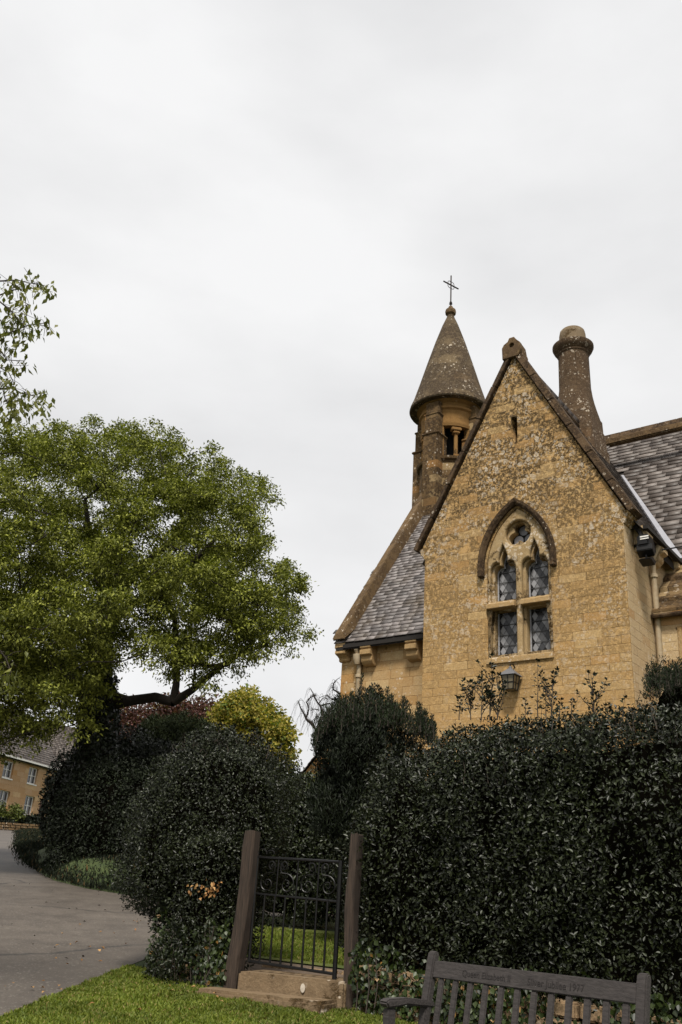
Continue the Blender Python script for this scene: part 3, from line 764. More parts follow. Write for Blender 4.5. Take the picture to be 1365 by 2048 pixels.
# nave body
NX0 = -4.89
nave_v = Vector((0, 1, NS)).normalized(); NRL = math.hypot(4.15, 4.15*NS)
rf = slates('roof', (NX0, 1.0, 6.66), (1, 0, 0), nave_v, lambda U, W: U < 4.95 and (U < 2.95 or 6.66+W*nave_v.z > TZ-abs(NX0+U)*SL-.25), M_slate, 5.2, NRL, .29, .132, chapel, .018)
MB().hexa([(NX0, 1.0, 6.52), (0, 1.0, 6.52), (0, 5.15, 12.16), (NX0, 5.15, 12.16), (NX0, 1.0, 6.65), (0, 1.0, 6.65), (0, 5.15, 12.29), (NX0, 5.15, 12.29)]).hexa(
    [(NX0, 5.15, 12.16), (0, 5.15, 12.16), (0, 9.3, 6.52), (NX0, 9.3, 6.52), (NX0, 5.15, 12.29), (0, 5.15, 12.29), (0, 9.3, 6.65), (NX0, 9.3, 6.65)]).build('underlay', M_under, rf)
MB().box(NX0, -HW+.32, 1.25, 1.62, ZB-.5, 6.75).box(NX0, NX0+.4, 1.62, 9.1, ZB-.5, 6.75).box(NX0, 2.0, 8.8, 9.1, ZB-.5, 6.75).build('nave_wall', M_nave, chapel)
MB().prism([(1.3, 6.7), (9.0, 6.7), (5.15, 12.1)], NX0, NX0+.4, lambda a_, b_, d: (d, a_, b_)).build('west_gable_wall', M_nave, chapel)
MB().prism([(1.20, ZB-.5), (1.30, ZB-.5), (1.30, 4.7), (1.20, 4.62)], NX0-.05, -HW, lambda a_, b_, d: (d, a_, b_)).build('nave_plinth', M_nave, chapel)
MB().box(-2.9, 2.0, 5.05, 5.25, 12.25, 12.42).build('ridge_tiles', M_cope2, chapel, bevel=.03)
# verge coping on the nave's end gable (two slopes), with its kneeler
mb = MB(); n_ = 8
for sgn in (1, -1):
    for i in range(n_):
        t0, t1 = i/n_, (i+1)/n_; e = .002
        y = lambda t: 5.15-sgn*(4.26*(1-t)); z = lambda t: 6.42+(12.36-6.42)*t
        a_, b_ = t0+e, t1-e
        ca_ = .30 if i == 0 else 0
        mb.hexa([(NX0-.05, y(a_), z(a_)+ca_), (NX0-.05, y(b_), z(b_)), (NX0+.30, y(b_), z(b_)), (NX0+.30, y(a_), z(a_)+ca_),
                 (NX0-.05, y(a_), z(a_)+.36), (NX0-.05, y(b_), z(b_)+.36), (NX0+.26, y(b_), z(b_)+.50), (NX0+.26, y(a_), z(a_)+.50)])
mb.build('verge_coping', M_cope2, chapel, bevel=.02)
KN = [(0, .10), (-.26, .10), (-.27, -.04), (-.22, -.07), (-.25, -.10), (-.25, -.17), (-.16, -.20), (-.08, -.24), (-.08, -.30), (0, -.32)]
MB().prism([(1.26+a_, 6.62+b_) for a_, b_ in KN], NX0-.04, NX0+.24, lambda a_, b_, d: (d, a_, b_)).build('kneeler', M_nave, chapel, bevel=.012)
# eave corbels
CB = [(0, 0), (-.27, 0), (-.28, -.11), (-.23, -.13), (-.28, -.155), (-.28, -.26), (-.20, -.28), (-.21, -.38), (-.15, -.45), (-.06, -.48), (0, -.48)]
for cx in (-4.10, -2.95):
    MB().prism([(1.26+a_, 6.62+b_) for a_, b_ in CB], cx-.14, cx+.14, lambda a_, b_, d: (d, a_, b_)).build('corbel', M_dress, chapel, bevel=.01)
MB().box(NX0+.2, -HW, .97, 1.06, 6.55, 6.63).build('eave_board', M_under, chapel)
CB2 = [(0, 0), (.30, 0), (.31, -.10), (.25, -.13), (.30, -.155), (.30, -.25), (.21, -.28), (.22, -.37), (.14, -.45), (.05, -.49), (0, -.49)]
for cy in (.66, 1.5, 2.45):
    MB().prism([(HW-.02+a_, 8.0+b_) for a_, b_ in CB2], cy-.13, cy+.13, lambda a_, b_, d: (a_, d, b_)).build('corbel', M_side, chapel, bevel=.01)
MB().box(HW+.22, HW+.31, .42, 2.8, 7.88, 7.95).build('eave_board', M_under, chapel)
for s in (1, -1):     # kneelers under the gable coping
    MB().prism([(s*(HW-.1), 7.86), (s*(HW+.03), 7.88), (s*(HW+.06), 7.95), (s*(HW+.11), 7.97), (s*(HW+.11), 8.03), (s*(HW+.15), 8.06), (s*(HW+.15), 8.09), (s*(HW-.1), 8.2)], .0, .40, lambda a_, b_, d: (a_, d+.004, b_)).build('kneeler', M_front, chapel, bevel=.008)
# downpipes
def downpipe(x, y, z0, z1, dx, dy):
    p = MB().tube([(x, y, z0), (x, y, z1-.25), (x+dx*.5, y+dy*.5, z1-.1), (x+dx, y+dy, z1)], .052, 12)
    p.lathe((x, y, z1-.62), [(.056, 0), (.075, .01), (.075, .07), (.056, .08)], 12)
    o = p.build('downpipe', M_pipe, chapel, True)
    for zz in (z0+1.9, z0+.2): MB().lathe((x, y, zz), [(.06, 0), (.085, .01), (.085, .045), (.065, .05), (.065, .10), (.085, .105), (.085, .12), (.06, .13)], 14).build('pipe_collar', M_pipe, o, True)
    return o
downpipe(-4.36, 1.17, ZB, 6.52, .0, -.14)
MB().lathe((-4.36, 1.10, 6.18), [(.06, 0), (.10, .10), (.11, .22), (.05, .24)], 12).build('hopper', M_pipe, chapel, True)
downpipe(HW+.09, 1.28, ZB+2.5, 7.85, .14, .0)
MB().tube([(HW+.09, 1.28, 5.3), (HW+.09, 1.28, 5.44)], .088, 14).build('pipe_collar', M_pipe, chapel, True)
# right-hand block: wall, roof, ridge, valley flashing
MB().box(-.5, 11, 3.05, 3.4, ZB-.5, 8.1).box(10.6, 11, 3.4, 9.7, ZB-.5, 8.1).box(-.5, 11, 9.7, 10.0, ZB-.5, 8.1).build('east_wall', M_side, chapel)
MB().prism([(3.05, 8.1), (10.0, 8.1), (6.5, 12.95)], 10.6, 11, lambda a_, b_, d: (d, a_, b_)).build('east_gable_wall', M_side, chapel)
MB().prism([(3.05, 8.1), (10.0, 8.1), (6.5, 12.95)], -.5, -.1, lambda a_, b_, d: (d, a_, b_)).build('inner_gable_wall', M_side, chapel)
bv = Vector((0, 1, 1.36)).normalized(); BL = math.hypot(3.75, 3.75*1.36)
def blk_in(U, W):
    x = -.5+U; z = 8.05+W*bv.z; return x > -.5 and z > TZ-abs(x)*SL-.12
rf = slates('roof', (-.5, 2.75, 8.05), (1, 0, 0), bv, blk_in, M_slateR, 11.6, BL, .44, .20, chapel, .022)
MB().hexa([(-.5, 2.75, 7.9), (11.1, 2.75, 7.9), (11.1, 6.5, 13.0), (-.5, 6.5, 13.0), (-.5, 2.75, 8.04), (11.1, 2.75, 8.04), (11.1, 6.5, 13.14), (-.5, 6.5, 13.14)]).hexa(
    [(-.5, 6.5, 13.0), (11.1, 6.5, 13.0), (11.1, 10.2, 7.9), (-.5, 10.2, 7.9), (-.5, 6.5, 13.14), (11.1, 6.5, 13.14), (11.1, 10.2, 8.04), (-.5, 10.2, 8.04)]).build('underlay', M_under, rf)
mb = MB(); x = -.45
while x < 11:
    w_ = random.uniform(.42, .55); mb.prism([(6.28, 13.02), (6.31, 13.0), (6.5, 13.2), (6.69, 13.0), (6.72, 13.02), (6.56, 13.30), (6.44, 13.30)], x+.006, x+w_, lambda a_, b_, d: (d, a_, b_)); x += w_
mb.build('ridge_tiles', M_cope, chapel, bevel=.01)
# lead valley between the transept slope and the block's slope
vp = []; 
for t in np.linspace(0, 1, 9):
    z = 8.02+(11.3-8.02)*t; vp.append(Vector(((TZ-z)/SL, blk_ly(z), z)))
mb = MB()
for i in range(8):
    a_, b_ = vp[i], vp[i+1]; d = (b_-a_).normalized(); wv = .13-.08*(i/8); wv2 = .13-.08*((i+1)/8)
    n = Vector((.55, -.62, .55)).normalized()
    mb.hexa([a_+Vector((wv, 0, .0))+n*.02, b_+Vector((wv2, 0, 0))+n*.02, b_+Vector((0, -wv2, 0))*.4+n*.02, a_+Vector((0, -wv, 0))*.4+n*.02,
             a_+Vector((wv, 0, 0))+n*.09, b_+Vector((wv2, 0, 0))+n*.09, b_+Vector((0, -wv2, 0))*.4+n*.09, a_+Vector((0, -wv, 0))*.4+n*.09])
mb.build('valley_flashing', M_lead, chapel)
# lean-to with stone-slab weathering on the right
lx0, lx1 = HW+.02, 6.0
lt = MB().box(lx0, 2.52, 1.30, 1.6, ZB-.5, 6.50).box(3.25, lx1, 1.30, 1.6, ZB-.5, 6.50).box(2.52, 3.25, 1.30, 1.6, ZB-.5, 4.9).box(2.52, 3.25, 1.30, 1.6, 6.22, 6.5).box(lx1-.3, lx1, 1.6, 3.0, ZB-.5, 6.5).build('lean_to', M_side, chapel)
MB().box(2.5, 3.3, 1.62, 1.66, 4.8, 6.4).build('window_glass', M_void, lt)
MB().box(2.46, 2.55, 1.275, 1.40, 4.85, 6.27).box(3.22, 3.31, 1.275, 1.40, 4.85, 6.27).box(2.55, 3.22, 1.275, 1.40, 6.18, 6.27).box(2.42, 3.35, 1.25, 1.40, 4.76, 4.85).build('window_frame', M_dress, lt, bevel=.012)
mb = MB(); yy, zz = 1.18, 6.50
for i in range(5):
    dy, dz = .30, .30; x = lx0+.005
    while x < lx1:
        w_ = random.uniform(.7, 1.1); j = random.uniform(-.01, .01)
        mb.hexa([(x, yy, zz+j), (min(x+w_, lx1), yy, zz+j), (min(x+w_, lx1), yy+dy+.06, zz+dz), (x, yy+dy+.06, zz+dz), (x, yy, zz+.09+j), (min(x+w_, lx1), yy, zz+.09+j), (min(x+w_, lx1), yy+dy+.06, zz+dz+.06), (x, yy+dy+.06, zz+dz+.06)]); x += w_+.006
    yy += dy; zz += dz
mb.build('weathering_slabs', M_turret, lt, bevel=.01)
MB().tube([(lx0, 1.17, 6.47), (lx1, 1.17, 6.47)], .045, 8).build('string_course', M_cope, lt, True)

# ------------------------------------------------------------------ bell turret
TC = (-4.42, 5.1)
bt = MB()
ring = [(.80, 10.2), (.80, 12.86)]
tur = MB().lathe((*TC, 0), [(.80, 9.2), (.80, 12.55), (.88, 12.58), (.90, 12.65), (.78, 12.69), (.6, 12.69)], 40).build('bell_turret', M_turret, chapel, True)
# drum ring above the openings, cornice
MB().lathe((*TC, 0), [(.62, 13.62), (.80, 13.62), (.82, 13.70), (.78, 13.72), (.80, 14.12), (.86, 14.16), (.86, 14.22), (.80, 14.26), (.82, 14.34), (.93, 14.40), (.93, 14.46), (.62, 14.46)], 40, caps=False).build('cornice', M_ochre, tur, True)
AXS = [(0, -1), (1, 0), (0, 1), (-1, 0)]
for ax, ay in AXS:
    d = Vector((ax, ay, 0)); p = Vector((-ay, ax, 0)); c = Vector((*TC, 0))
    mb = MB()
    mb.obox(c+d*.78+Vector((0, 0, 11.20)), p*.235, d*.26, (0, 0, 2.1)); mb.obox(c+d*.80+Vector((0, 0, 13.62)), p*.225, d*.19, (0, 0, .32))
    mb.obox(c+d*.77+Vector((0, 0, 14.14)), p*.215, d*.17, (0, 0, .21))
    mb.build('buttress', M_turret, tur, bevel=.025)
    MB().obox(c+d*.80+Vector((0, 0, 13.31)), p*.27, d*.27, (0, 0, .035)).build('string_course', M_turret, tur, bevel=.02)
    MB().obox(c+d*.80+Vector((0, 0, 13.94)), p*.25, d*.21, (0, 0, .03)).build('string_course', M_turret, tur, bevel=.02)
for k in range(4):
    a_ = math.pi/4+k*math.pi/2; d = Vector((math.cos(a_), math.sin(a_), 0)); p = Vector((-d.y, d.x, 0)); c = Vector((*TC, 0))
    b_ = c+d*.70
    MB().tube([b_+Vector((0, 0, 12.69)), b_+Vector((0, 0, 13.40))], .055, 12).build('colonnette', M_ochre, tur, True)
    MB().obox(b_+Vector((0, 0, 13.43)), p*.09, d*.10, (0, 0, .035)).obox(b_+Vector((0, 0, 13.54)), p*.14, d*.10, (0, 0, .05)).build('capital', M_ochre, tur, bevel=.02)
    MB().obox(b_+Vector((0, 0, 12.72)), p*.08, d*.09, (0, 0, .04)).build('base', M_ochre, tur, bevel=.015)
    # jamb stones beside the piers
    for sg in (-1, 1):
        ang = a_+sg*R_(29); e = Vector((math.cos(ang), math.sin(ang), 0)); q_ = Vector((-e.y, e.x, 0))
        MB().obox(c+e*.70+Vector((0, 0, 13.16)), q_*.035, e*.09, (0, 0, .46)).build('jamb', M_ochre, tur, bevel=.015)
MB().lathe((*TC, 0), [(.26, 12.5), (.26, 14.4)], 12).build('bell_chamber_core', M_void, tur)
sp_prof = [(.60, 14.40), (1.02, 14.42), (1.12, 14.40), (1.145, 14.44), (1.13, 14.52), (1.05, 14.72), (.90, 15.22), (.68, 16.0), (.45, 16.78), (.24, 17.42), (.12, 17.72), (.10, 17.80)]
spi = MB().lathe((*TC, 0), sp_prof, 48).build('spire', M_spire, tur, True)
MB().lathe((*TC, 0), [(.09, 17.76), (.10, 17.82), (.155, 17.86), (.165, 17.93), (.15, 18.0), (.10, 18.03), (.07, 18.10), (.05, 18.14), (.02, 18.16)], 20).build('spire_knob', M_cope2, tur, True)
cx_, cy_ = TC
cr_ = MB().tube([(cx_, cy_, 18.1), (cx_, cy_, 19.28)], .021, 8).lathe((cx_, cy_, 18.2), [(.02, 0), (.055, .03), (.03, .06), (.045, .09), (.02, .11)], 10)
# the arm runs at right angles to the facade so it is seen steeply raked
ca = Vector((.35, 1, 0)).normalized()*.30; zc = 18.93
cr_.tube([(cx_-ca.x, cy_-ca.y, zc), (cx_+ca.x, cy_+ca.y, zc)], .022, 8)
for k in range(4):
    a0 = k*math.pi/2; pts = []
    for i in range(9):
        t = a0+i/8*math.pi/2; r = .11+.035*math.sin(i/8*math.pi); pts.append(Vector((cx_, cy_, zc))+ca.normalized()*r*math.cos(t)+Vector((0, 0, r*math.sin(t))))
    cr_.tube(pts, .010, 6)
cr_.build('cross', M_rust, tur, True)

# ------------------------------------------------------------------ chimney
cx0, cy0 = -.20, 3.89
def sqring(h, z, n=32, rnd=0.0):
    P = []
    for k in range(n):
        t = 2*math.pi*(k+.5)/n; c, s_ = math.cos(t), math.sin(t); m_ = max(abs(c), abs(s_)); q_ = (1/m_)*(1-rnd)+rnd; P.append((cx0+h*c*q_, cy0+h*s_*q_, z))
    return P
secs = [(.60, 9.8, 0), (.585, 11.62, 0), (.545, 11.70, 0), (.535, 12.08, 0), (.50, 12.16, 0), (.49, 12.46, .0), (.475, 12.47, .05), (.455, 12.75, .45), (.41, 13.05, .85), (.385, 13.3, 1), (.372, 14.30, 1)]
V = []; F = []; n = 32
for i, (h, z, r) in enumerate(secs): V += sqring(h, z, n, r)
for i in range(len(secs)-1):
    for k in range(n): F.append((i*n+k, i*n+(k+1) % n, (i+1)*n+(k+1) % n, (i+1)*n+k))
mb = MB(); mb.add(V, F); mb.f.append(tuple(range((len(secs)-1)*n, len(secs)*n)))
chm = mb.build('chimney', M_chim, chapel, True)
MB().lathe((cx0, cy0, 0), [(.37, 14.26), (.40, 14.30), (.39, 14.34), (.47, 14.42), (.505, 14.50), (.505, 14.56), (.44, 14.60), (.34, 14.64)], 36).build('chimney_brim', M_chim, chm, True)
MB().lathe((cx0, cy0, 0), [(.345, 14.60), (.325, 14.90), (.305, 15.0), (.27, 15.04), (.22, 15.045), (.21, 14.95), (.02, 14.94)], 32).build('chimney_cap', M_pot, chm, True)
settle(chapel, (OX, OY, ZB))

# ------------------------------------------------------------------ wall lantern, floodlight, cable
def on_chapel(x, y, z):
    return Vector((OX+x*math.cos(A)+y*math.sin(A), OY-x*math.sin(A)+y*math.cos(A), z))
lan = empty('wall_lantern', on_chapel(-.10, -.18, 5.02), -A); tag(lan, 'small old metal lantern with a pitched lid hung on the gable below the window', 'lantern')
M_lamp = plain('lantern_metal', (.16, .16, .17), .55, .3); M_lg = plain('lantern_glass', (.16, .13, .08), .35, bump=0)
def frust(r0, z0, r1, z1): return [(-r0, -r0, z0), (r0, -r0, z0), (r0, r0, z0), (-r0, r0, z0), (-r1, -r1, z1), (r1, -r1, z1), (r1, r1, z1), (-r1, r1, z1)]
MB().hexa(frust(.085, 0, .12, .25)).build('lantern_glass', M_lg, lan)
mb = MB()
for sx in (-1, 1):
    for sy in (-1, 1): mb.tube([(sx*.087, sy*.087, -.01), (sx*.123, sy*.123, .26)], .011, 5)
for z, r in ((0, .09), (.12, .106), (.25, .124)):
    mb.tube([(-r, -r, z), (r, -r, z), (r, r, z), (-r, r, z), (-r, -r, z)], .009, 5)
mb.tube([(0, -.106, 0), (0, -.122, .25)], .007, 5).tube([(.09, 0, 0), (.122, 0, .25)], .007, 5)
mb.build('lantern_cage', M_iron, lan)
MB().hexa(frust(.16, .25, .155, .265)).hexa(frust(.155, .265, .03, .38)).lathe((0, 0, .37), [(.03, 0), (.035, .03), (.015, .05)], 8).build('lantern_lid', M_lamp, lan)
MB().tube([(0, 0, .40), (-.02, .03, .47), (0, .10, .49), (0, .19, .44)], .013, 6).build('bracket', M_iron, lan)
fl = empty('floodlight', on_chapel(HW+.26, .42, 7.52), -A); tag(fl, 'black floodlight with looped cable under the right eave of the gable', 'floodlight')
MB().box(-.12, .10, -.16, .12, -.02, .20).build('lamp_housing', M_iron, fl, bevel=.03)
MB().prism([(-.15, -.10), (-.02, -.20), (.06, -.12), (.0, .02), (-.12, .02)], -.14, .14, lambda a_, b_, d: (d, a_, b_)).build('hood', M_iron, fl, bevel=.01)
MB().prism([(-.22, -.30), (.02, -.36), (.12, -.26), (-.06, -.22)], -.10, .12, lambda a_, b_, d: (d, a_, b_)).build('lamp_face', M_iron, fl, bevel=.01)
MB().box(-.05, .10, -.172, -.162, .13, .155).box(-.05, .10, -.172, -.162, .09, .11).build('rating_plate', M_white, fl)
MB().tube([(-.42, .1, .10), (.1, .1, .10)], .03, 8).tube([(.0, -.05, 0), (0, -.05, -.30)], .018, 6).build('bracket', M_iron, fl)
MB().tube([(-.22+.13*math.cos(t), -.05, .22+.15*math.sin(t)) for t in np.linspace(-.6, 3.9, 20)], .011, 6).build('cable_loop', M_iron, fl)
o = MB().tube([on_chapel(HW+.50, .5, 7.45), on_chapel(HW+1.4, .35, 7.40), on_chapel(HW+2.6, .2, 7.55), on_chapel(HW+6, 0, 8.2)], .014, 6).build('overhead_cable', M_iron)
tag(o, 'thin black cable running right from the floodlight across the roof', 'cable'); settle(o, on_chapel(HW+.50, .5, 7.45))
# ------------------------------------------------------------------ low wall, posts, gate, steps
PL = Vector((-.74, 9.95, 0)); PR = Vector((.36, 9.42, 0)); GD = (PR-PL).normalized(); GN = Vector((GD.y, -GD.x, 0))   # GN points towards the road
if GN.y > 0: GN = -GN
M_ivy = leafmat('ivy_leaf', (.004, .009, .002), (.034, .050, .010), .45, .3, cc=(.20, .11, .03), pc=.02)
M_holly = leafmat('holly_leaf', (.0018, .0028, .0009), (.025, .032, .011), .42, .30, cc=(.16, .12, .05), pc=.004)
M_hollyD = leafmat('holly_leaf_dark', (.005, .008, .003), (.018, .025, .010), .42, .35, cc=(.14, .10, .05), pc=.003)
M_deadleaf = leafmat('dead_leaf', (.20, .09, .03), (.34, .20, .08), .7, .2)
def rubble(name, a_, b_, h, th, label, n_c):
    """irregular coursed rubble between two ground points"""
    a_, b_ = Vector(a_), Vector(b_); d = (b_-a_); L = d.length; d.normalize(); nn = Vector((-d.y, d.x, 0)); mb = MB()
    for r in range(n_c):
        u = -random.uniform(0, .2)
        while u < L:
            w_ = random.uniform(.13, .34); hh = h/n_c; c = a_+d*(u+w_/2); z = gz(c.y)+hh*(r+.5)-.03
            o1, o2, o3 = [random.uniform(-.02, .02) for _ in range(3)]
            mb.obox((c.x+nn.x*o1, c.y+nn.y*o1, z), d*(w_/2-.008)+Vector((0, 0, .085*d.y*w_/2)), nn*(th/2+o2*.5), Vector((o3*.2, 0, hh/2-.006))); u += w_
    o = mb.build(name, M_rubble, None, bevel=.018); tag(o, label, 'wall'); settle(o, (a_+b_)/2+Vector((0, 0, gz((a_.y+b_.y)/2)))); return o
HA = Vector((.44, 9.36, 0)); HD = Vector((.80, -.60, 0)); HN = Vector((.60, .80, 0))
rubble('low_wall', HA+HN*.12, HA+HN*.12+HD*5.2, .40, .22, 'low rubble wall half hidden by ivy behind the grey bench', 3)
rubble('low_wall', Vector((-1.60, 10.44, 0)), Vector((-.86, 10.06, 0)), .20, .20, 'short rubble footing under the rounded bush beside the lawn', 2)
def post(p, h, wx, wy, lean, label, prof=None):
    root = None; mb = MB(); z0 = gz(p.y)-.05; n = 9; d = GD; m_ = -GN
    rings = []
    for i in range(n+1):
        t = i/n; wob = .012*math.sin(t*7+p.x*3); c = Vector((p.x, p.y, z0+h*t))+GD*(lean*t+wob); k = 1-.10*t+.03*math.sin(t*11+p.x)
        ch = .22
        for a_, b_ in ((-1, -1+ch), (-1+ch, -1), (1-ch, -1), (1, -1+ch), (1, 1-ch), (1-ch, 1), (-1+ch, 1), (-1, 1-ch)):
            j = 1+random.uniform(-.05, .05); mb.v.append(tuple(c+d*a_*wx*k*j+m_*b_*wy*k*j+(Vector((0, 0, random.uniform(-.02, .01))) if i == n else Vector())))
    for i in range(n):
        for k in range(8): mb.f.append((i*8+k, i*8+(k+1) % 8, (i+1)*8+(k+1) % 8, (i+1)*8+k))
    mb.f.append(tuple(n*8+k for k in range(8)))
    o = mb.build('gate_post', M_post); tag(o, label, 'post', 'wooden posts either side of the gate'); settle(o, (p.x, p.y, z0+.05)); return o
post(PL+GN*.02, 1.52, .070, .08, .07, 'leaning weathered oak post on the left of the iron gate')
post(PR+GD*.0, 1.56, .050, .08, -.02, 'upright weathered oak post on the right of the iron gate')
gzl = gz(9.7)
def gp(u, z, off=0.0):     # point in the gate's plane; u from left hinge 0..1
    p = PL+GD*(.12+u*.95)-GN*(.03+off); return Vector((p.x, p.y, gzl+z))
G0, GM, G1 = .28, .90, 1.24
gate = empty('iron_gate'); tag(gate, 'black wrought iron gate with scrolls above and plain bars below', 'gate')
def bar(pts, r, name, seg=6, mat=None): return MB().tube(pts, r, seg).build(name, mat or M_iron, gate, True)
W1 = .97
fr = MB()
fr.tube([gp(0, G1, .0), gp(W1/2, G1-.006), gp(W1, G1-.012)], .013, 6).tube([gp(0, GM), gp(W1, GM-.03)], .011, 6).tube([gp(0, G0+.01), gp(W1, G0-.03)], .014, 6)
fr.tube([gp(0, G0), gp(0, G1)], .015, 6).tube([gp(W1, G0-.10), gp(W1, G1)], .022, 6)
fr.build('gate_frame', M_iron, gate, True)
for i in range(1, 8):
    u = W1*i/8; bar([gp(u, G0-.01), gp(u, GM-.01)], .0105, 'gate_bar')
for u in (W1*.26, W1*.5, W1*.75): bar([gp(u, GM-.01), gp(u, G1-.005)], .008, 'gate_bar')
def spiral(cu, cz, r0, turns, a0, sgn, n=30, r1=.012):
    return [(cu+sgn*(r0+(r1-r0)*(i/n)**.8)*math.cos(a0+turns*2*math.pi*i/n), cz+(r0+(r1-r0)*(i/n)**.8)*math.sin(a0+turns*2*math.pi*i/n)) for i in range(n+1)]
for cu in (W1*.26, W1*.75):
    for sgn in (-1, 1):
        c1 = cu+sgn*.115
        low = spiral(c1, GM+.098, .098, 1.55, math.pi*.5, -sgn)           # big lower scroll
        low2 = [(cu+sgn*.035, GM+.29), (cu+sgn*.035, GM+.225), (cu+sgn*.05, GM+.20)]+low
        bar([gp(u, z) for u, z in low2], .0065, 'scroll', 5)
        topc = spiral(cu+sgn*.072, G1-.065, .048, 1.25, -math.pi*.5, sgn)
        bar([gp(u, z) for u, z in [(cu+sgn*.035, GM+.29), (cu+sgn*.05, GM+.285)]+[(u, z-.0) for u, z in topc]], .006, 'scroll', 5)
bar([gp(.05+.05*math.cos(t), G1+.045+.035*math.sin(t)) for t in np.linspace(-.4, 3.6, 12)], .006, 'scroll', 5)
bar([gp(.15+.045*math.cos(t), G1+.04+.03*math.sin(t)) for t in np.linspace(-.2, 3.4, 12)], .006, 'scroll', 5)
settle(gate, gp(0, .27))
def slab(name, pts, z0, z1, mat, label, bev=.02):
    n = len(pts); mb = MB(); mb.prism(pts, z0, z1, lambda a_, b_, d: (a_, b_, d)); o = mb.build(name, mat, None, bevel=bev); tag(o, label, 'step'); 
    c = np.array(pts).mean(0); settle(o, (c[0], c[1], z0)); return o
def gq(u, f): p = PL+GD*u+GN*f; return (p.x, p.y)
def rag(u0, u1, f0, f1, n=8, j=.012):
    P = [gq(u0+(u1-u0)*i/n, f1+random.uniform(-j, j)) for i in range(n+1)]; return [gq(u0, f0)]+P+[gq(u1, f0)]
slab('stone_step', rag(.10, 1.22, -.38, .12), gzl-.12, gzl+.205, M_step, 'upper stone step filling the gap below the iron gate', .018)
slab('stone_step', rag(-.16, 1.16, .125, .44, 10, .03), gzl-.20, gzl+.055, M_step, 'worn lower stone step at the edge of the lawn', .028)
MB_ = MB().lathe((0, 0, 0), [(.0, .0), (.022, .001), (.024, .004), (.0, .006)], 14, caps=False)
o = MB_.build('white_mark', plain('white_lichen', (.5, .44, .36), .9, bump=0)); 
c = Vector((*gq(.80, .128), gzl+.12)); ang = math.atan2(GN.y, GN.x)
o.data.transform(Matrix.Rotation(ang, 4, 'Z') @ Matrix.Rotation(math.pi/2, 4, 'Y') @ Matrix.Scale(1.6, 4, (1, 0, 0))); o.location = c
st = [x for x in bpy.data.objects if x.name.startswith('stone_step')][0]; o.parent = st; o.location = c-st.location
rubble('path_edging', Vector((-.55, 11.45, 0)), Vector((1.9, 11.05, 0)), .07, .10, 'low line of edging stones crossing behind the iron gate', 1)['category'] = 'edging'

# ------------------------------------------------------------------ hedges and bushes
hy = math.atan2(HD.y, HD.x)
def on_hedge(u, v): p = HA+HD*u+HN*v; return (p.x, p.y)
def sprout(mbs, P, T, p, h, lean, nl, r=.006):
    top = Vector(p)+Vector((lean[0], lean[1], h)); pts = [Vector(p).lerp(top, t)+Vector((vn((t*2, h, p[0])), vn((t*2, p[0], h)), 0))*.03*t for t in np.linspace(0, 1, 7)]
    mbs.tube(pts, [r*(1-.75*t) for t in np.linspace(0, 1, 7)], 5)
    for k in range(nl):
        t = random.uniform(.15, 1); i = min(5, int(t*6)); q = pts[i].lerp(pts[i+1], t*6-i); a_ = random.uniform(0, 6.28); d = Vector((math.cos(a_), math.sin(a_), random.uniform(.0, 1.1))).normalized()
        l = random.uniform(.0, .06)*(1.2-t); P.append(q+d*l); T.append(d)
    for k in range(6): P.append(pts[-1]); T.append(Vector((random.uniform(-1, 1), random.uniform(-1, 1), random.uniform(.2, 1))).normalized())
def sprouts_on(root, spots, mat, leaf=(.035, .02)):
    mb = MB(); P = []; T = []
    for (p, h, lean, nl) in spots: sprout(mb, P, T, p, h, lean, nl)
    mb.build('shoots', M_stem, root, True)
    P = np.array([p[:] for p in P]); T = np.array([p[:] for p in T]); n = len(P)
    leaf_mesh('shoot_leaves', P, T, runit(n)+np.array([0, 0, .5]), rng.uniform(.7, 1.4, n)*leaf[0], rng.uniform(.7, 1.4, n)*leaf[1], mat, root)
ZT = 3.02
blR = [Blob((*on_hedge(3.3, .80), 1.58), (3.0, .80, 1.56), 3.8, hy, .10, 1.5, 1), Blob((*on_hedge(.50, .68), 1.46), (.98, .70, 1.50), 3.6, hy, .12, 1.5, 2), Blob((*on_hedge(1.40, .75), 1.62), (1.25, .78, 1.52), 3.2, hy, .12, 1.6, 3)]
def ext(root):
    sp = []
    for X, Yt, Yb, D in [(985, 1310, 1440, 9.2), (965, 1345, 1440, 9.2), (940, 1365, 1440, 9.3), (1000, 1350, 1440, 9.2), (1073, 1322, 1440, 9.0), (1105, 1345, 1440, 9.0), (1185, 1368, 1440, 8.8), (1143, 1400, 1440, 8.9), (1090, 1375, 1440, 9), (1120, 1400, 1440, 8.9), (1215, 1408, 1450, 8.7), (920, 1395, 1440, 9.3), (1050, 1400, 1440, 9.1), (1290, 1415, 1450, 8.5), (1240, 1420, 1450, 8.6)]:
        b_ = px(X+random.uniform(-6, 6), Yb, D); t = px(X, Yt, D); sp.append((b_, t.z-b_.z, (t.x-b_.x, t.y-b_.y), 34 if Yt < 1350 or X < 1010 else 22))
        if X in (985, 940, 965, 1000, 1185, 1105):
            for k in range(9):
                q = b_.lerp(t, random.uniform(.0, .75)); sp.append((q, random.uniform(.08, .26), (random.uniform(-.16, .16), random.uniform(-.08, .08)), 8))
    for k in range(230):
        u = random.uniform(.4, 6); v = random.uniform(.1, 1.3); x, y = on_hedge(u, v); sp.append(((x, y, 2.86 if u > 1.6 else 2.45), random.uniform(.12, .30), (random.uniform(-.06, .06), random.uniform(-.06, .06)), 12))
    sprouts_on(root, sp, M_hollyD)
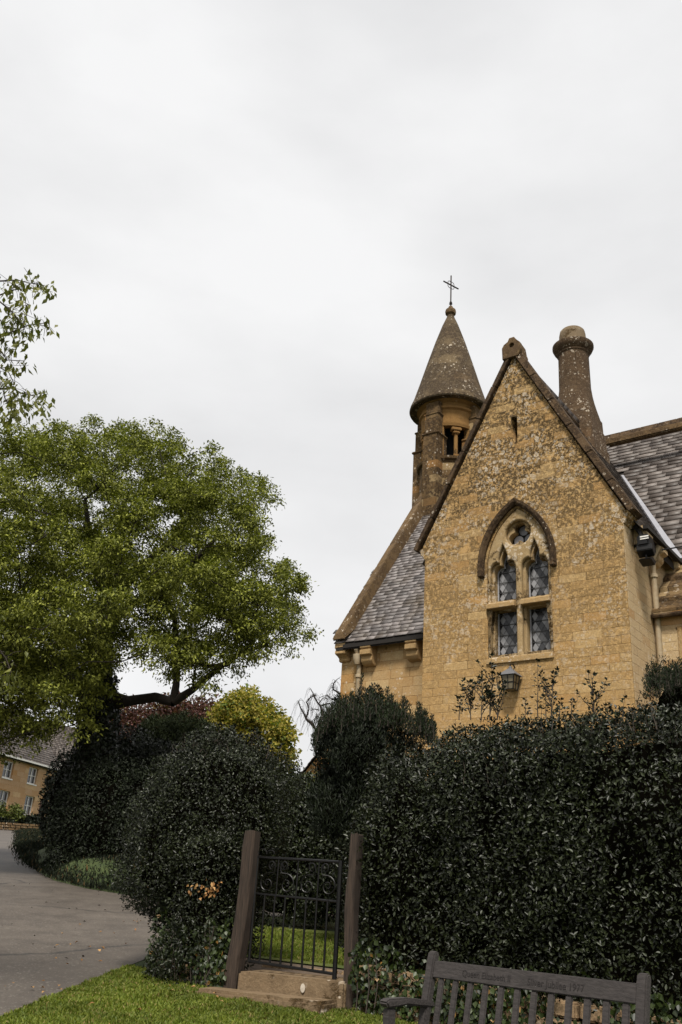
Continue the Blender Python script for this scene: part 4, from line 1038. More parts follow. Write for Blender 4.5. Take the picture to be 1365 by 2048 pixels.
hedge('holly_hedge', blR, 165000, .040, .021, M_holly, 'tall dark clipped holly hedge with thin shoots, behind the grey bench', 'hedge', (*on_hedge(2.6, .7), gz(8.3)), depth=.26, zmin=.45, upb=.2, jit=.85, core=.84, extra=ext)
cL = (-1.12, 10.75)
blL = [Blob((cL[0]-.05, cL[1]+.1, 2.08), (.86, .8, .98), 2.6, 0, .16, 1.5, 11), Blob((cL[0]+.20, cL[1]+.15, 2.12), (.62, .60, .86), 2.6, 0, .16, 1.5, 15),
       Blob((cL[0]-.34, cL[1]+.05, 1.72), (.72, .66, .84), 2.5, 0, .16, 1.6, 12), Blob((cL[0]+.0, cL[1]-.42, 1.22), (.48, .42, .95), 2.8, 0, .16, 1.6, 13)]
def ext2(root):
    sp = []
    for k in range(90):
        a_ = random.uniform(0, 6.28); r = random.uniform(0, .8); sp.append(((cL[0]+r*math.cos(a_), cL[1]+.1+r*.8*math.sin(a_), 3.0-.45*r*r), random.uniform(.08, .2), (random.uniform(-.06, .06), random.uniform(-.06, .06)), 10))
    sprouts_on(root, sp, M_holly)
    n = 42; P = np.array([px(415+rng.normal(0, 17), 1775+rng.normal(0, 10), 9.93)[:] for _ in range(n)])
    leaf_mesh('dead_leaves', P, runit(n)+np.array([0, 0, -.6]), runit(n)+np.array([0, -1.2, 0]), rng.uniform(.03, .055, n), rng.uniform(.02, .035, n), M_deadleaf, root)
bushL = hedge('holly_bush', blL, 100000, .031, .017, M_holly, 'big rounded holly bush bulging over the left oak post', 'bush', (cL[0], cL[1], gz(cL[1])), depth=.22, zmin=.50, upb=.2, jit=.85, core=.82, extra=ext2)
# ivy
def ivy(name, pts, label, n, h0, h1, thick, base, curtain=.0):
    P = []; 
    pts = [Vector(p) for p in pts]; 
    for k in range(n):
        t = random.random()*(len(pts)-1); i = int(t); q = pts[i].lerp(pts[i+1], t-i); nrm = (pts[i+1]-pts[i]).normalized(); nrm = Vector((nrm.y, -nrm.x, 0)); 
        if nrm.y > 0: nrm = -nrm
        hh = h1*(.75+.5*abs(vn(q, 2.1))); z = gz(q.y)+h0+random.random()**1.2*hh+.10*vn(q, 5)
        lump = vn((q.x*1, q.y, z), 2.4)
        if random.random() < .25+max(0, -lump)*1.5: continue
        P.append((q+nrm*(.04+thick*(.5+lump)+random.uniform(-.03, .03))+Vector((0, 0, z)), nrm))
    Q = np.array([p[0][:] for p in P]); N = np.array([p[1][:] for p in P])+runit(len(P))*.65; N[:, 2] += .25
    T = runit(len(P))*.7; T[:, 2] -= 1.0; m = len(P); root = empty(name); tag(root, label, 'ivy')
    leaf_mesh('leaves', Q, T, N, rng.uniform(.028, .062, m), rng.uniform(.028, .058, m), M_ivy, root, None, .12) if False else leaf_mesh('leaves', Q, T, N, rng.uniform(.028, .062, m), rng.uniform(.028, .058, m), M_ivy, root, .12)
    mb = MB()
    for k in range(26):
        i = random.randrange(len(Q)); a_ = Vector(Q[i]); mb.tube([Vector((a_.x, a_.y, gz(a_.y))), a_.lerp(Vector((a_.x, a_.y, gz(a_.y))), .5)+Vector((random.uniform(-.05, .05), 0, 0)), a_], .006, 5)
    mb.build('ivy_stems', M_stem, root, True); settle(root, base)
ivy('ivy', [HA+HN*(-.02), HA+HN*(-.02)+HD*5.2], 'ivy climbing the foot of the tall hedge behind the bench', 8500, .06, .55, .10, (*on_hedge(2.6, 0), gz(7.8)))
ivy('ivy', [Vector((-1.62, 10.45, 0)), Vector((-1.2, 10.12, 0)), Vector((-.80, 9.98, 0))], 'ivy spilling down beneath the rounded bush to the lawn', 2000, .02, .70, .10, (-1.3, 10.2, gz(10.2)))

# yews
M_yew = leafmat('yew_needles', (.003, .005, .002), (.011, .017, .005), .55, .2)
M_yewT = leafmat('yew_tip', (.005, .009, .003), (.022, .034, .010), .55, .25)
def yew(blobs, n, label, base, spikes, group='yews by the chapel'):
    def ex(root):
        mb = MB(); P = []; T = []
        for (p, h) in spikes:
            p = Vector(p); top = p+Vector((random.uniform(-.04, .04), random.uniform(-.04, .04), h)); mb.tube([p, top], [.008, .003], 4)
            for k in range(int(110*h/.4)):
                t = random.random(); w_ = .055*(1-t**1.5)+.008; a_ = random.uniform(0, 6.28); q = p.lerp(top, t); d = Vector((math.cos(a_), math.sin(a_), 1.6)).normalized(); P.append(q+Vector((math.cos(a_), math.sin(a_), 0))*w_*random.random()); T.append(d)
        mb.build('shoots', M_stem, root, True); m = len(P)
        leaf_mesh('shoot_needles', np.array([p[:] for p in P]), np.array([p[:] for p in T]), runit(m), rng.uniform(.03, .055, m), np.full(m, .011), M_yewT, root)
    r = hedge('yew', blobs, n, .055, .014, M_yew, label, 'yew', base, depth=.16, zmin=gz(base[1]), upb=1.6, jit=.8, extra=ex, core=.92)
    r['group'] = group; return r
yb = [Blob((.52, 13.2, 3.12), (.60, .62, 1.0), 2.6, 0, .18, 2.2, 21), Blob((.24, 13.1, 3.02), (.42, .46, .82), 2.4, 0, .18, 2.2, 22), Blob((.66, 13.2, 2.2), (.44, .46, 1.3), 2.5, 0, .14, 2, 23), Blob((1.00, 13.2, 2.85), (.42, .46, .82), 2.4, 0, .18, 2.2, 24)]
spk = []
prof_ = [(628, 1452), (645, 1425), (680, 1408), (720, 1398), (770, 1398), (810, 1410), (850, 1430), (880, 1440)]
def pY(X):
    for (a_, b_), (c_, d_) in zip(prof_, prof_[1:]):
        if X <= c_: return b_+(d_-b_)*(X-a_)/(c_-a_)
    return 1440
for k in range(260):
    X = random.uniform(630, 870); h = random.choice((.12, .16, .2, .25, .32))*random.uniform(.7, 1.2)*(1.6 if random.random() < .07 else 1)
    spk.append((px(X, pY(X)+random.uniform(22, 60), 13.0+random.uniform(-.45, .4))[:], h))
yew(yb, 60000, 'black-green upright yew with spiky shoots, between the gate and the chapel', (.62, 13.2, gz(13.2)), spk)
yb2 = [Blob((5.35, 13.75, 3.7), (.62, .6, 1.5), 2.5, 0, .14, 2.2, 31), Blob((6.0, 13.6, 3.4), (.7, .6, 1.5), 2.5, 0, .14, 2.2, 32)]
random.seed(5)
spk = [(px(random.uniform(1290, 1380), 1372+random.uniform(-12, 25), 14.2+random.uniform(-.3, .5))[:], random.choice((.15, .22, .3, .4))*random.uniform(.7, 1.1)) for k in range(60)]
yew(yb2, 16000, 'smaller dark yew against the right downpipe of the chapel', (5.5, 13.7, gz(13.7)), spk)

# ------------------------------------------------------------------ bench
BL_, BR_ = Vector((.765, 6.47, 0)), Vector((1.775, 5.50, 0)); BD = (BR_-BL_).normalized(); BF = Vector((BD.y, -BD.x, 0))
if BF.y > 0: BF = -BF          # towards the viewer
bz = gz(6.0)+.01; bc = (BL_+BR_)/2
bench = empty('park_bench', (bc.x-.135, bc.y-.02, bz-.025), math.atan2(BD.y, BD.x)-.10); tag(bench, 'grey weathered wooden slatted bench with a carved top rail, in front of the tall hedge', 'bench')
# local frame: x along the bench, -y towards the viewer (front), z up
HWB = .775; lean_ = .16
def back(z): return .10-lean_*0+ (z-.42)*.20 if z > .42 else .10
TR0, TR1 = .775, .875
bb = lambda x0, x1, y0, y1, z0, z1, nm, bv_=.006: MB().box(x0, x1, y0, y1, z0, z1).build(nm, M_bench, bench, bevel=bv_)
def slant(x0, x1, za, zb, ya0, th, nm):    # member that follows the raked back
    f = lambda z: back(z)
    return MB().hexa([(x0, f(za)+ya0, za), (x1, f(za)+ya0, za), (x1, f(za)+ya0+th, za), (x0, f(za)+ya0+th, za), (x0, f(zb)+ya0, zb), (x1, f(zb)+ya0, zb), (x1, f(zb)+ya0+th, zb), (x0, f(zb)+ya0+th, zb)]).build(nm, M_bench, bench, bevel=.006)
slant(-HWB+.03, HWB-.03, TR0, TR1, 0, .034, 'top_rail'); slant(-HWB+.03, HWB-.03, .44, .50, 0, .034, 'lower_rail')
ns = 12
for i in range(ns):
    x = -HWB+.10+(2*HWB-.2)*i/(ns-1); slant(x-.024, x+.024, .50, TR0, .008, .016, 'back_slat')
for sx in (-1, 1):
    x = sx*HWB
    mb = MB(); pr = [(.05, 0), (.115, 0), (.135, .42), (back(.9)+.045, .905), (back(.93)+.03, .93), (back(.92)-.005, .925), (back(.88)-.012, .88), (.085, .42)]
    mb.prism(pr, x-.032, x+.032, lambda a_, b_, d: (d, a_, b_)).build('rear_leg', M_bench, bench, bevel=.008)
    MB().box(x-.032, x+.032, -.21, -.15, 0, .60).build('front_leg', M_bench, bench, bevel=.008)
    ar = [(.20, .60), (.20, .64), (.05, .652), (-.05, .66), (-.14, .658), (-.22, .655), (-.245, .635), (-.22, .605), (-.14, .61), (-.05, .62), (0, .615)]
    MB().prism(ar, x-.038, x+.038, lambda a_, b_, d: (d, a_, b_)).build('armrest', M_bench, bench, bevel=.01)
    MB().box(x-.018, x+.018, -.16, .07, .34, .41).build('side_rail', M_bench, bench, bevel=.005)
for i in range(6): bb(-HWB+.04, HWB-.04, -.20+i*.048, -.20+i*.048+.038, .41, .43, 'seat_slat')
bb(-HWB+.03, HWB-.03, -.20, -.17, .33, .405, 'front_rail'); bb(-HWB+.03, HWB-.03, .055, .085, .33, .405, 'rear_rail')
def text_mesh(txt, size, name, mat, parent, mtx):
    cu = bpy.data.curves.new(name, 'FONT'); cu.body = txt; cu.size = size; cu.extrude = .0012; cu.align_x = 'LEFT'; cu.offset = .0004
    t = bpy.data.objects.new('tmp', cu); COL.objects.link(t); dg = bpy.context.evaluated_depsgraph_get(); me = bpy.data.meshes.new_from_object(t.evaluated_get(dg))
    bpy.data.objects.remove(t); me.transform(mtx); me.materials.clear(); return link_mesh(name, me, mat, parent)
tilt = math.atan(.20)
for txt, x, sz, zo in (('Queen Elizabeth II', -.495, .052, .806), ('Silver Jubilee 1977', .015, .054, .803)):
    mtx = Matrix.Translation((x, back(zo)-.001, zo)) @ Matrix.Rotation(math.pi/2-tilt, 4, 'X')
    text_mesh(txt, sz, 'carved_lettering', M_bletter, bench, mtx)

# fallen leaves and twigs
def litter(name, label, n, area, mat):
    P = []
    for k in range(n):
        x, y = area(); P.append((x, y, gz(y)+.03))
    P = np.array(P); T = runit(n); T[:, 2] *= .2; N = runit(n)*.4; N[:, 2] += 1
    o = leaf_mesh(name, P, T, N, rng.uniform(.03, .06, n), rng.uniform(.02, .04, n), mat, None); tag(o, label, 'leaves', kind='stuff')
litter('fallen_leaves', 'dry brown leaves scattered over the verge and road edge', 90, lambda: random.choice([(random.uniform(-2.2, .6), random.uniform(7.4, 9.6)), (-2.2-abs(random.gauss(0, .5)), random.uniform(8.5, 15)), (random.uniform(-1.6, -.2), random.uniform(9.3, 10.0))]), M_deadleaf)
litter('road_litter', 'dark wet leaves lying on the road', 60, lambda: (random.uniform(-6.5, -2.3), random.uniform(9, 20)), M_stem)
# ------------------------------------------------------------------ big tree
def poly_in(poly, x, y):
    c = False; j = len(poly)-1
    for i in range(len(poly)):
        xi, yi = poly[i]; xj, yj = poly[j]
        if (yi > y) != (yj > y) and x < (xj-xi)*(y-yi)/(yj-yi)+xi: c = not c
        j = i
    return c
M_ash = leafmat('broad_tree_leaf', (.032, .042, .006), (.28, .295, .052), .6, .2, .18)
random.seed(21)
outline = [(-420, 1040), (-300, 890), (-120, 885), (0, 895), (60, 900), (110, 872), (200, 876), (290, 880), (385, 895), (430, 928), (480, 955), (520, 990), (528, 1035), (508, 1080), (540, 1110), (570, 1140), (574, 1185), (608, 1222), (588, 1275), (548, 1312), (490, 1335), (420, 1325), (385, 1345), (340, 1325), (280, 1305), (238, 1330), (200, 1400), (165, 1440), (110, 1480), (0, 1485), (-420, 1460)]
def crown_pts(outline, n, cX, cY, RX, RY, D0, RD, holes=(), shell=.55, mind=.55, xm=None):
    xs = [p[0] for p in outline]; ys = [p[1] for p in outline]; out = []; tries = 0
    while len(out) < n and tries < n*60:
        tries += 1; X = random.uniform(min(xs), max(xs)); Y = random.uniform(min(ys), max(ys))
        if not poly_in(outline, X, Y): continue
        if any(((X-h[0])/h[2])**2+((Y-h[1])/h[3])**2 < 1 for h in holes): continue
        r2 = ((X-cX)/RX)**2+((Y-cY)/RY)**2; dd = RD*math.sqrt(max(.08, 1-min(1, r2)))
        t = random.uniform(-1, 1); t = math.copysign(abs(t)**shell, t); D = D0+dd*t
        p = px(X, Y, D)
        if any((p-q).length < mind for q in out[-260:]): continue
        out.append(p)
    return out
cen = crown_pts(outline, 520, 150, 1180, 590, 420, 25, 4.8, shell=.7, holes=[(95, 975, 20, 20), (455, 1200, 18, 14), (262, 1352, 44, 44), (100, 1335, 12, 10)], mind=.52)
def lp(L, D, dD=0): return [(px(X, Y, D+dD*i/max(1, len(L)-1)), r) for i, (X, Y, r) in enumerate(L)]
tb = px(190, 1600, 25); tb.z = gz(tb.y)
limbs = [[(tb, .50), (px(186, 1545, 25), .42), (px(190, 1470, 25), .36), (px(200, 1400, 25), .33), (px(206, 1300, 25), .26), (px(222, 1190, 25), .20), (px(238, 1090, 25), .13), (px(250, 1000, 25), .06)],
    lp([(200, 1420, .22), (255, 1402, .14), (310, 1394, .125), (347, 1404, .12)], 25, -1.2), 
    lp([(347, 1404, .11), (353, 1370, .095), (356, 1310, .08), (350, 1240, .07), (335, 1180, .04)], 23.8, -.4),
    lp([(350, 1400, .10), (385, 1380, .09), (430, 1342, .08), (480, 1306, .055), (535, 1288, .04)], 23.8, -.8),
    lp([(385, 1335, .05), (415, 1332, .06), (455, 1330, .055), (500, 1290, .03)], 23.6, 0),
    lp([(206, 1310, .20), (170, 1240, .16), (125, 1150, .10), (70, 1060, .05)], 25, 1.5),
    lp([(200, 1430, .22), (150, 1370, .17), (95, 1330, .12), (0, 1290, .06)], 25, -1.5),
    lp([(222, 1190, .18), (285, 1135, .13), (350, 1075, .09), (395, 1010, .04)], 25, -1.5),
    lp([(330, 1170, .09), (380, 1130, .08), (430, 1080, .05)], 23.6, -.6),
    lp([(190, 1330, .14), (230, 1240, .12), (300, 1180, .09), (380, 1150, .05)], 25, 2.0),
    lp([(210, 1260, .12), (190, 1120, .10), (170, 1000, .05)], 25, -1.0)]
rd = [.66*random.uniform(.6, 1.3) for _ in cen]
tree('broad_tree', 'huge spreading green tree with dark limbs on the left beyond the road', 'tree', limbs, [c[:] for c in cen], 430000, M_ash, (tb.x, tb.y, tb.z), dome=.55, spread=.36, L=.092, W=.044, radii=rd, tip=.013, step=.55, drop=.35, flat=.9, sub=11, subr=.13)
# dense ivy on the shaded trunk
def ivytrunk():
    root = empty('trunk_ivy'); tag(root, 'dark ivy wrapped round the trunk of the huge spreading tree', 'ivy')
    P = []; N = []
    for k in range(5200):
        t = random.random(); Y = 1580-t*230; c = px(188+14*t, Y, 25); a_ = random.uniform(0, 6.28); r = .50-.10*t+.12*vn(c, 2)+random.uniform(0, .12)
        P.append((c.x+r*math.cos(a_), c.y+r*math.sin(a_), c.z)); N.append((math.cos(a_), math.sin(a_), .4))
    P = np.array(P); N = np.array(N)+runit(len(P))*.5; T = runit(len(P)); T[:, 2] -= .8
    leaf_mesh('leaves', P, T, N, rng.uniform(.07, .12, len(P)), rng.uniform(.06, .1, len(P)), M_hollyD, root, .1); settle(root, (tb.x, tb.y, tb.z))
ivytrunk()

# ------------------------------------------------------------------ other trees beyond
M_yel = leafmat('yellow_leaf', (.19, .155, .028), (.40, .33, .065), .6, .2, .3, cc=(.10, .13, .025), pc=.25)
c = crown_pts([(425, 1440), (445, 1410), (475, 1392), (500, 1385), (530, 1400), (550, 1425), (575, 1455), (582, 1490), (575, 1530), (560, 1570), (430, 1580), (415, 1500)], 120, 500, 1480, 95, 110, 40, 2.0, mind=.42)
b0 = px(508, 1640, 40); b0.z = gz(b0.y)
tree('yellow_tree', 'bright yellow-green young tree behind the rounded bush', 'tree', [[(b0, .14), (px(508, 1500, 40), .10), (px(512, 1400, 40), .03)]], [p[:] for p in c], 24000, M_yel, b0, L=.17, W=.10, clump=.52, tip=.012, step=.5)
M_cop = leafmat('copper_leaf', (.045, .018, .016), (.12, .050, .038), .6, .25, .2, cc=(.09, .06, .02), pc=.15)
c = crown_pts([(190, 1440), (240, 1418), (290, 1410), (350, 1405), (420, 1400), (470, 1425), (505, 1450), (520, 1520), (190, 1560)], 120, 350, 1490, 180, 90, 48, 3, mind=.6)
b0 = px(330, 1640, 48); b0.z = gz(b0.y)
tree('copper_tree', 'dark red copper-leaved tree beneath the low limb of the huge tree', 'tree', [[(b0, .2), (px(335, 1540, 48), .14), (px(340, 1440, 48), .05)]], [p[:] for p in c], 26000, M_cop, b0, L=.2, W=.11, clump=.85, step=.6)
M_con = leafmat('conifer_spray', (.018, .028, .008), (.060, .080, .024), .6, .25)
def at(X, Y, D): p = px(X, Y, D); return (p.x, p.y, p.z)
hedge('conifer', [Blob(at(355, 1520, 33), (1.75, 1.6, 1.55), 2.2, 0, .16, 1.1, 41), Blob(at(420, 1530, 33), (1.2, 1.2, 1.0), 2.2, 0, .16, 1.1, 42)], 24000, .16, .03, M_con, 'domed dark green conifer between the copper tree and the rounded bush', 'conifer', (*at(355, 1560, 33)[:2], gz(32.5)), depth=.35, zmin=2.3, upb=.5, jit=.8)
hedge('shrub', [Blob(at(235, 1560, 30), (1.6, 1.2, 1.6), 2.2, 0, .2, 1.1, 43), Blob(at(300, 1580, 29), (1.4, 1.2, 1.5), 2.2, 0, .2, 1.1, 44)], 15000, .12, .05, M_hollyD, 'dark shapeless shrub between the thick trunk and the domed conifer', 'shrub', (*at(250, 1560, 30)[:2], gz(29.5)), depth=.4, zmin=2.0)
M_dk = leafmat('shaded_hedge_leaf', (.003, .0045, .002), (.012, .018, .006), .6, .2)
hb = [Blob(at(190, 1665, 22.6), (1.0, .9, 1.55), 2.6, 0, .14, 1.3, 51), Blob(at(235, 1665, 22.4), (1.25, .9, 1.55), 2.8, 0, .14, 1.3, 52), Blob(at(350, 1660, 22), (1.5, .9, 1.5), 2.8, 0, .14, 1.3, 53), Blob(at(163, 1650, 22.8), (.55, .7, 1.10), 2.4, 0, .14, 1.3, 54)]
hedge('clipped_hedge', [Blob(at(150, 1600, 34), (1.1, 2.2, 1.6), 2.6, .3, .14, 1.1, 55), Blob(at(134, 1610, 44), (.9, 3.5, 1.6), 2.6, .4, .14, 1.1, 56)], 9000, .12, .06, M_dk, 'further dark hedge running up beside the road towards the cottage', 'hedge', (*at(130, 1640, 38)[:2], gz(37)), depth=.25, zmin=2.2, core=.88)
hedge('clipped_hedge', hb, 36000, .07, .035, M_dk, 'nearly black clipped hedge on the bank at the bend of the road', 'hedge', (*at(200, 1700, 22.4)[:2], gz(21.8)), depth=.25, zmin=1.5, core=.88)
# bank with rough growth
bp = [(-6.7, 23.4), (-5.6, 21.0), (-4.5, 19.55), (-3.5, 18.75), (-2.2, 18.3), (.5, 17.8), (2.2, 19.2), (2, 23), (-2, 25.5), (-6.5, 26.5), (-8.1, 27.2)]
def bank(bp, H, off=-.05):
    n = 22; V = []; F = []; m = len(bp); c = np.array(bp).mean(0)
    for k, s in enumerate(np.linspace(1, 0, n)):
        for (x, y) in bp:
            X, Y = c[0]+(x-c[0])*s, c[1]+(y-c[1])*s; h = H*(1-math.exp(-(1-s)*7)); V.append((X, Y, gz(Y)+.012+h+(.08*vn((X, Y, 0), 1.5) if k else off)))
    for i in range(n-1):
        for k in range(m): F.append((i*m+k, i*m+(k+1) % m, (i+1)*m+(k+1) % m, (i+1)*m+k))
    o = np_mesh('bank', np.array(V), np.array(F), M_ground, None, True); tag(o, kind='structure')
bank(bp, .55)
bp2 = [(-6.6, 23.4), (-7.9, 26.6), (-10.1, 33), (-12.4, 40.5), (-15.4, 50), (-19.3, 62), (-14, 66), (-8, 48), (-4.0, 30), (-3.5, 25)]
bank(bp2, .35, -.06)
P = []
for k in range(34000):
    if k % 2:
        t = random.random()*5; i = int(t); q = Vector(bp2[min(i, 4)]).lerp(Vector(bp2[min(i, 4)+1]), t-i); s = random.random()**1.5*1.0
        q = q.lerp(Vector((-8.5, 40)), s*.3); P.append((q.x+random.gauss(0, .15), q.y+random.gauss(0, .1), gz(q.y)+.02+.35*(1-math.exp(-s*.3*7)))); continue
    t = random.random()*7; i = int(t); q = Vector(bp[min(i, 6)]).lerp(Vector(bp[min(i, 6)+1]), t-i); s = random.random()**1.5*1.3
    q = q.lerp(Vector((-2.3, 22.5)), s*.3); P.append((q.x+random.gauss(0, .05), q.y+random.gauss(0, .05), gz(q.y)+.02+.55*(1-math.exp(-s*.3*7))))
P = np.array(P); n = len(P); T = runit(n)*.6; T[:, 2] = .8
M_rough = leafmat('rough_grass', (.004, .007, .003), (.014, .020, .007), .7, .2, cc=(.09, .055, .02), pc=.05)
o = leaf_mesh('rough_growth', P, T, runit(n), rng.uniform(.05, .15, n), rng.uniform(.012, .035, n), M_rough, None); tag(o, 'dark rough grass and weeds growing over the bank', 'undergrowth', kind='stuff')
# hedge seen in the gap behind the gate
M_gap = leafmat('privet_leaf', (.006, .009, .003), (.030, .040, .012), .45, .4)
M_gapY = leafmat('privet_top', (.045, .06, .010), (.10, .115, .018), .5, .3)
hedge('churchyard_hedge', [Blob(at(665, 1690, 15.4), (1.25, .6, 1.12), 3, 0, .1, 1.5, 61), Blob(at(550, 1700, 15.4), (1.2, .6, 1.1), 3, 0, .1, 1.5, 62)], 26000, .055, .03, M_gap, 'low dark hedge seen through the gap above the iron gate', 'hedge', (*at(640, 1700, 15.4)[:2], gz(15.4)), depth=.2, zmin=.92, core=.86)
hedge('shrub', [Blob(at(640, 1600, 19), (.75, .6, .42), 2.4, 0, .1, 1.8, 63)], 7000, .06, .035, M_gapY, 'rounded yellow-green shrub under the distant gable', 'shrub', (*at(640, 1640, 19)[:2], gz(19)), depth=.15, zmin=1.2)
# near-black leaves added as a wall of shade behind the tall hedge
hedge('shade_mass', [Blob((2.4, 14.9, 1.9), (1.6, .5, .95), 3, -.6, .12, 1.4, 71)], 9000, .08, .04, M_dk, 'near-black leafy mass standing in for shade at the foot of the chapel wall behind the yew', 'shrub', (2.4, 14.9, gz(14.9)), depth=.2, zmin=.95)

# bare contorted tree
def contorted():
    root = empty('bare_tree'); tag(root, 'small bare tree with twisted weeping twigs beside the chapel corner', 'tree')
    D = 23.0; mb = MB()
    Ls = [([(700, 1560), (680, 1510), (655, 1478), (634, 1462), (626, 1448), (612, 1436), (603, 1420), (598, 1402)], .05, .012), ([(634, 1460), (612, 1436)], .03, .03), ([(612, 1436), (619, 1418), (614, 1405), (620, 1395), (632, 1392)], .022, .008),
          ([(668, 1500), (652, 1450), (644, 1420), (640, 1410), (630, 1395), (622, 1378)], .045, .01), ([(644, 1412), (660, 1408), (672, 1420), (676, 1440)], .022, .008), ([(640, 1405), (648, 1395), (660, 1398)], .015, .006),
          ([(690, 1500), (700, 1420), (690, 1395), (676, 1385), (667, 1378), (667, 1368), (677, 1357)], .04, .008), ([(690, 1395), (670, 1400), (655, 1392), (640, 1396)], .02, .006), ([(640, 1420), (628, 1418), (622, 1421)], .012, .006)]
    ends = []
    for L, r0, r1 in Ls:
        pts = [px(X, Y, D+.3*vn((X*.1, Y*.1, 0))) for X, Y in L]; sm = []
        for i in range(len(pts)-1):
            for k in range(4): sm.append(pts[i].lerp(pts[i+1], k/4)+Vector((vn(pts[i].lerp(pts[i+1], k/4), 6), vn(pts[i].lerp(pts[i+1], k/4), 6, 3), vn(pts[i].lerp(pts[i+1], k/4), 6, 5)))*.03)
        sm.append(pts[-1]); n = len(sm); mb.tube(sm, [r0+(r1-r0)*i/(n-1) for i in range(n)], 6); ends += sm[len(sm)//3:]
    mb.build('trunk', M_bark, root, True, recalc=False)
    tw = MB()
    for k in range(170):
        p = random.choice(ends); a_ = random.uniform(0, 6.28); l = random.uniform(.15, .55); h = random.uniform(.02, .15); pts = []
        for i in range(7):
            t = i/6; pts.append(p+Vector((math.cos(a_)*l*.6*t, math.sin(a_)*l*.6*t, h*math.sin(t*2.2)-l*1.1*t*t))+Vector((vn((t*5, k, 0)), vn((t*5, k, 3)), 0))*.04)
        tw.tube(pts, [.005-.003*i/6 for i in range(7)], 4, caps=False)
    tw.build('twigs', M_bark, root, recalc=False)
    b_ = px(700, 1560, D); settle(root, (b_.x, b_.y, gz(b_.y)))
contorted()

# ------------------------------------------------------------------ overhanging tree at the left edge
M_cher = leafmat('hanging_leaf', (.06, .07, .012), (.17, .17, .035), .5, .35, .3)
def overhang():
    root = empty('overhanging_tree'); tag(root, 'near tree at the left edge whose thin leafy branches hang into the sky', 'tree')
    mb = MB(); P = []; T = []
    trunk = [Vector((-5.6, 5.4, gz(5.4)-.1)), Vector((-5.55, 5.5, 1.5)), Vector((-5.4, 5.7, 3.2)), Vector((-5.3, 5.9, 4.8)), Vector((-5.2, 6.0, 6.4)), Vector((-5.0, 6.2, 8.2))]
    mb.tube(trunk, [.24, .20, .17, .14, .10, .05], 10)
    B = [([(0, 590), (25, 580), (60, 577), (86, 576)], 7.6), ([(0, 562), (35, 560), (55, 565), (88, 571)], 7.5), ([(0, 603), (20, 620), (38, 640), (48, 655)], 7.4), ([(0, 672), (30, 662), (52, 652), (70, 648), (92, 646)], 7.7),
         ([(0, 778), (24, 776), (45, 787), (65, 791), (88, 785)], 7.5), ([(0, 640), (14, 655), (34, 657)], 7.9), ([(0, 700), (15, 720), (50, 722)], 7.6), ([(0, 760), (12, 800), (30, 830)], 7.5), ([(0, 735), (18, 745), (30, 770)], 7.7), ([(0, 1300), (12, 1316), (25, 1350)], 7.4), ([(45, 655), (60, 610), (40, 600)], 7.5)]
    starts = [4.2, 4.9, 4.0, 4.4, 3.3, 4.6, 3.6, 3.0, 3.9, 2.0, 4.5]
    def leaflets(p, n, L=.07):
        for k in range(n):
            a_ = random.uniform(0, 6.28); P.append(p+Vector((random.gauss(0, .03), random.gauss(0, .03), random.gauss(0, .025)))); T.append(Vector((math.cos(a_)*.6, math.sin(a_)*.6, -1.0+random.uniform(-.1, .5))).normalized())
    for (L, D), z0 in zip(B, starts):
        pts = [px(X, Y, D) for X, Y in L]
        if len(B) and L[0][0] == 0:
            q = pts[0]; j = min(range(len(trunk)), key=lambda i: abs(trunk[i].z-(q.z-1.6))); t0 = trunk[max(1, j)]
            pre = [t0.lerp(q, t)+Vector((0, 0, .35*math.sin(t*math.pi))) for t in (0, .2, .4, .6, .8)]
            side = pre[2:]
        else: pre = []; side = []
        al = pre+pts; n = len(al); mb.tube(al, [max(.004, (.026 if pre else .006)*(1-i/(n-.5))**1.3) for i in range(n)], 5)
        for i in range(len(pts)-1):
            for k in range(5):
                q = pts[i].lerp(pts[i+1], random.random()); a_ = random.uniform(0, 6.28); l = random.uniform(.04, .22); e = q+Vector((math.cos(a_)*l, math.sin(a_)*l, random.uniform(-.13, .07)))
                mb.tube([q, q.lerp(e, .5)+Vector((0, 0, .015)), e], .0022, 4, caps=False); leaflets(e, random.randint(1, 4)); 
        leaflets(pts[-1], 6)
        for q0 in side:
            for k in range(16):
                q = q0+Vector((random.gauss(0, .35), random.gauss(0, .35), random.gauss(0, .3)))
                if q.x > -3.75: q.x = -3.75-random.random()*.5
                mb.tube([q0, q], .003, 4, caps=False); leaflets(q, 5)
    for X, Y, m in [(12, 640, 12), (30, 668, 10), (55, 672, 8), (80, 655, 6), (15, 610, 8), (5, 780, 14), (28, 825, 14), (88, 815, 9), (20, 800, 16), (45, 810, 14), (60, 800, 10), (10, 830, 16), (30, 845, 12), (75, 815, 8), (5, 690, 12), (22, 700, 10), (40, 680, 8), (8, 725, 10), (12, 585, 8), (25, 575, 10), (60, 560, 6), (98, 578, 8), (90, 800, 8), (20, 1370, 14), (5, 1350, 14), (10, 760, 8)]:
        for k in range(m):
            leaflets(px(X+random.gauss(0, 8), Y+random.gauss(0, 7), 7.5+random.gauss(0, .15)), 1)
    mb.build('trunk', M_stem, root, True, recalc=False)
    P2 = np.array([p[:] for p in P]); T2 = np.array([p[:] for p in T]); n = len(P2); leaf_mesh('crown', P2, T2, runit(n), rng.uniform(.05, .095, n), rng.uniform(.026, .042, n), M_cher, root, .1)
    settle(root, (-5.6, 5.4, gz(5.4)))
overhang()

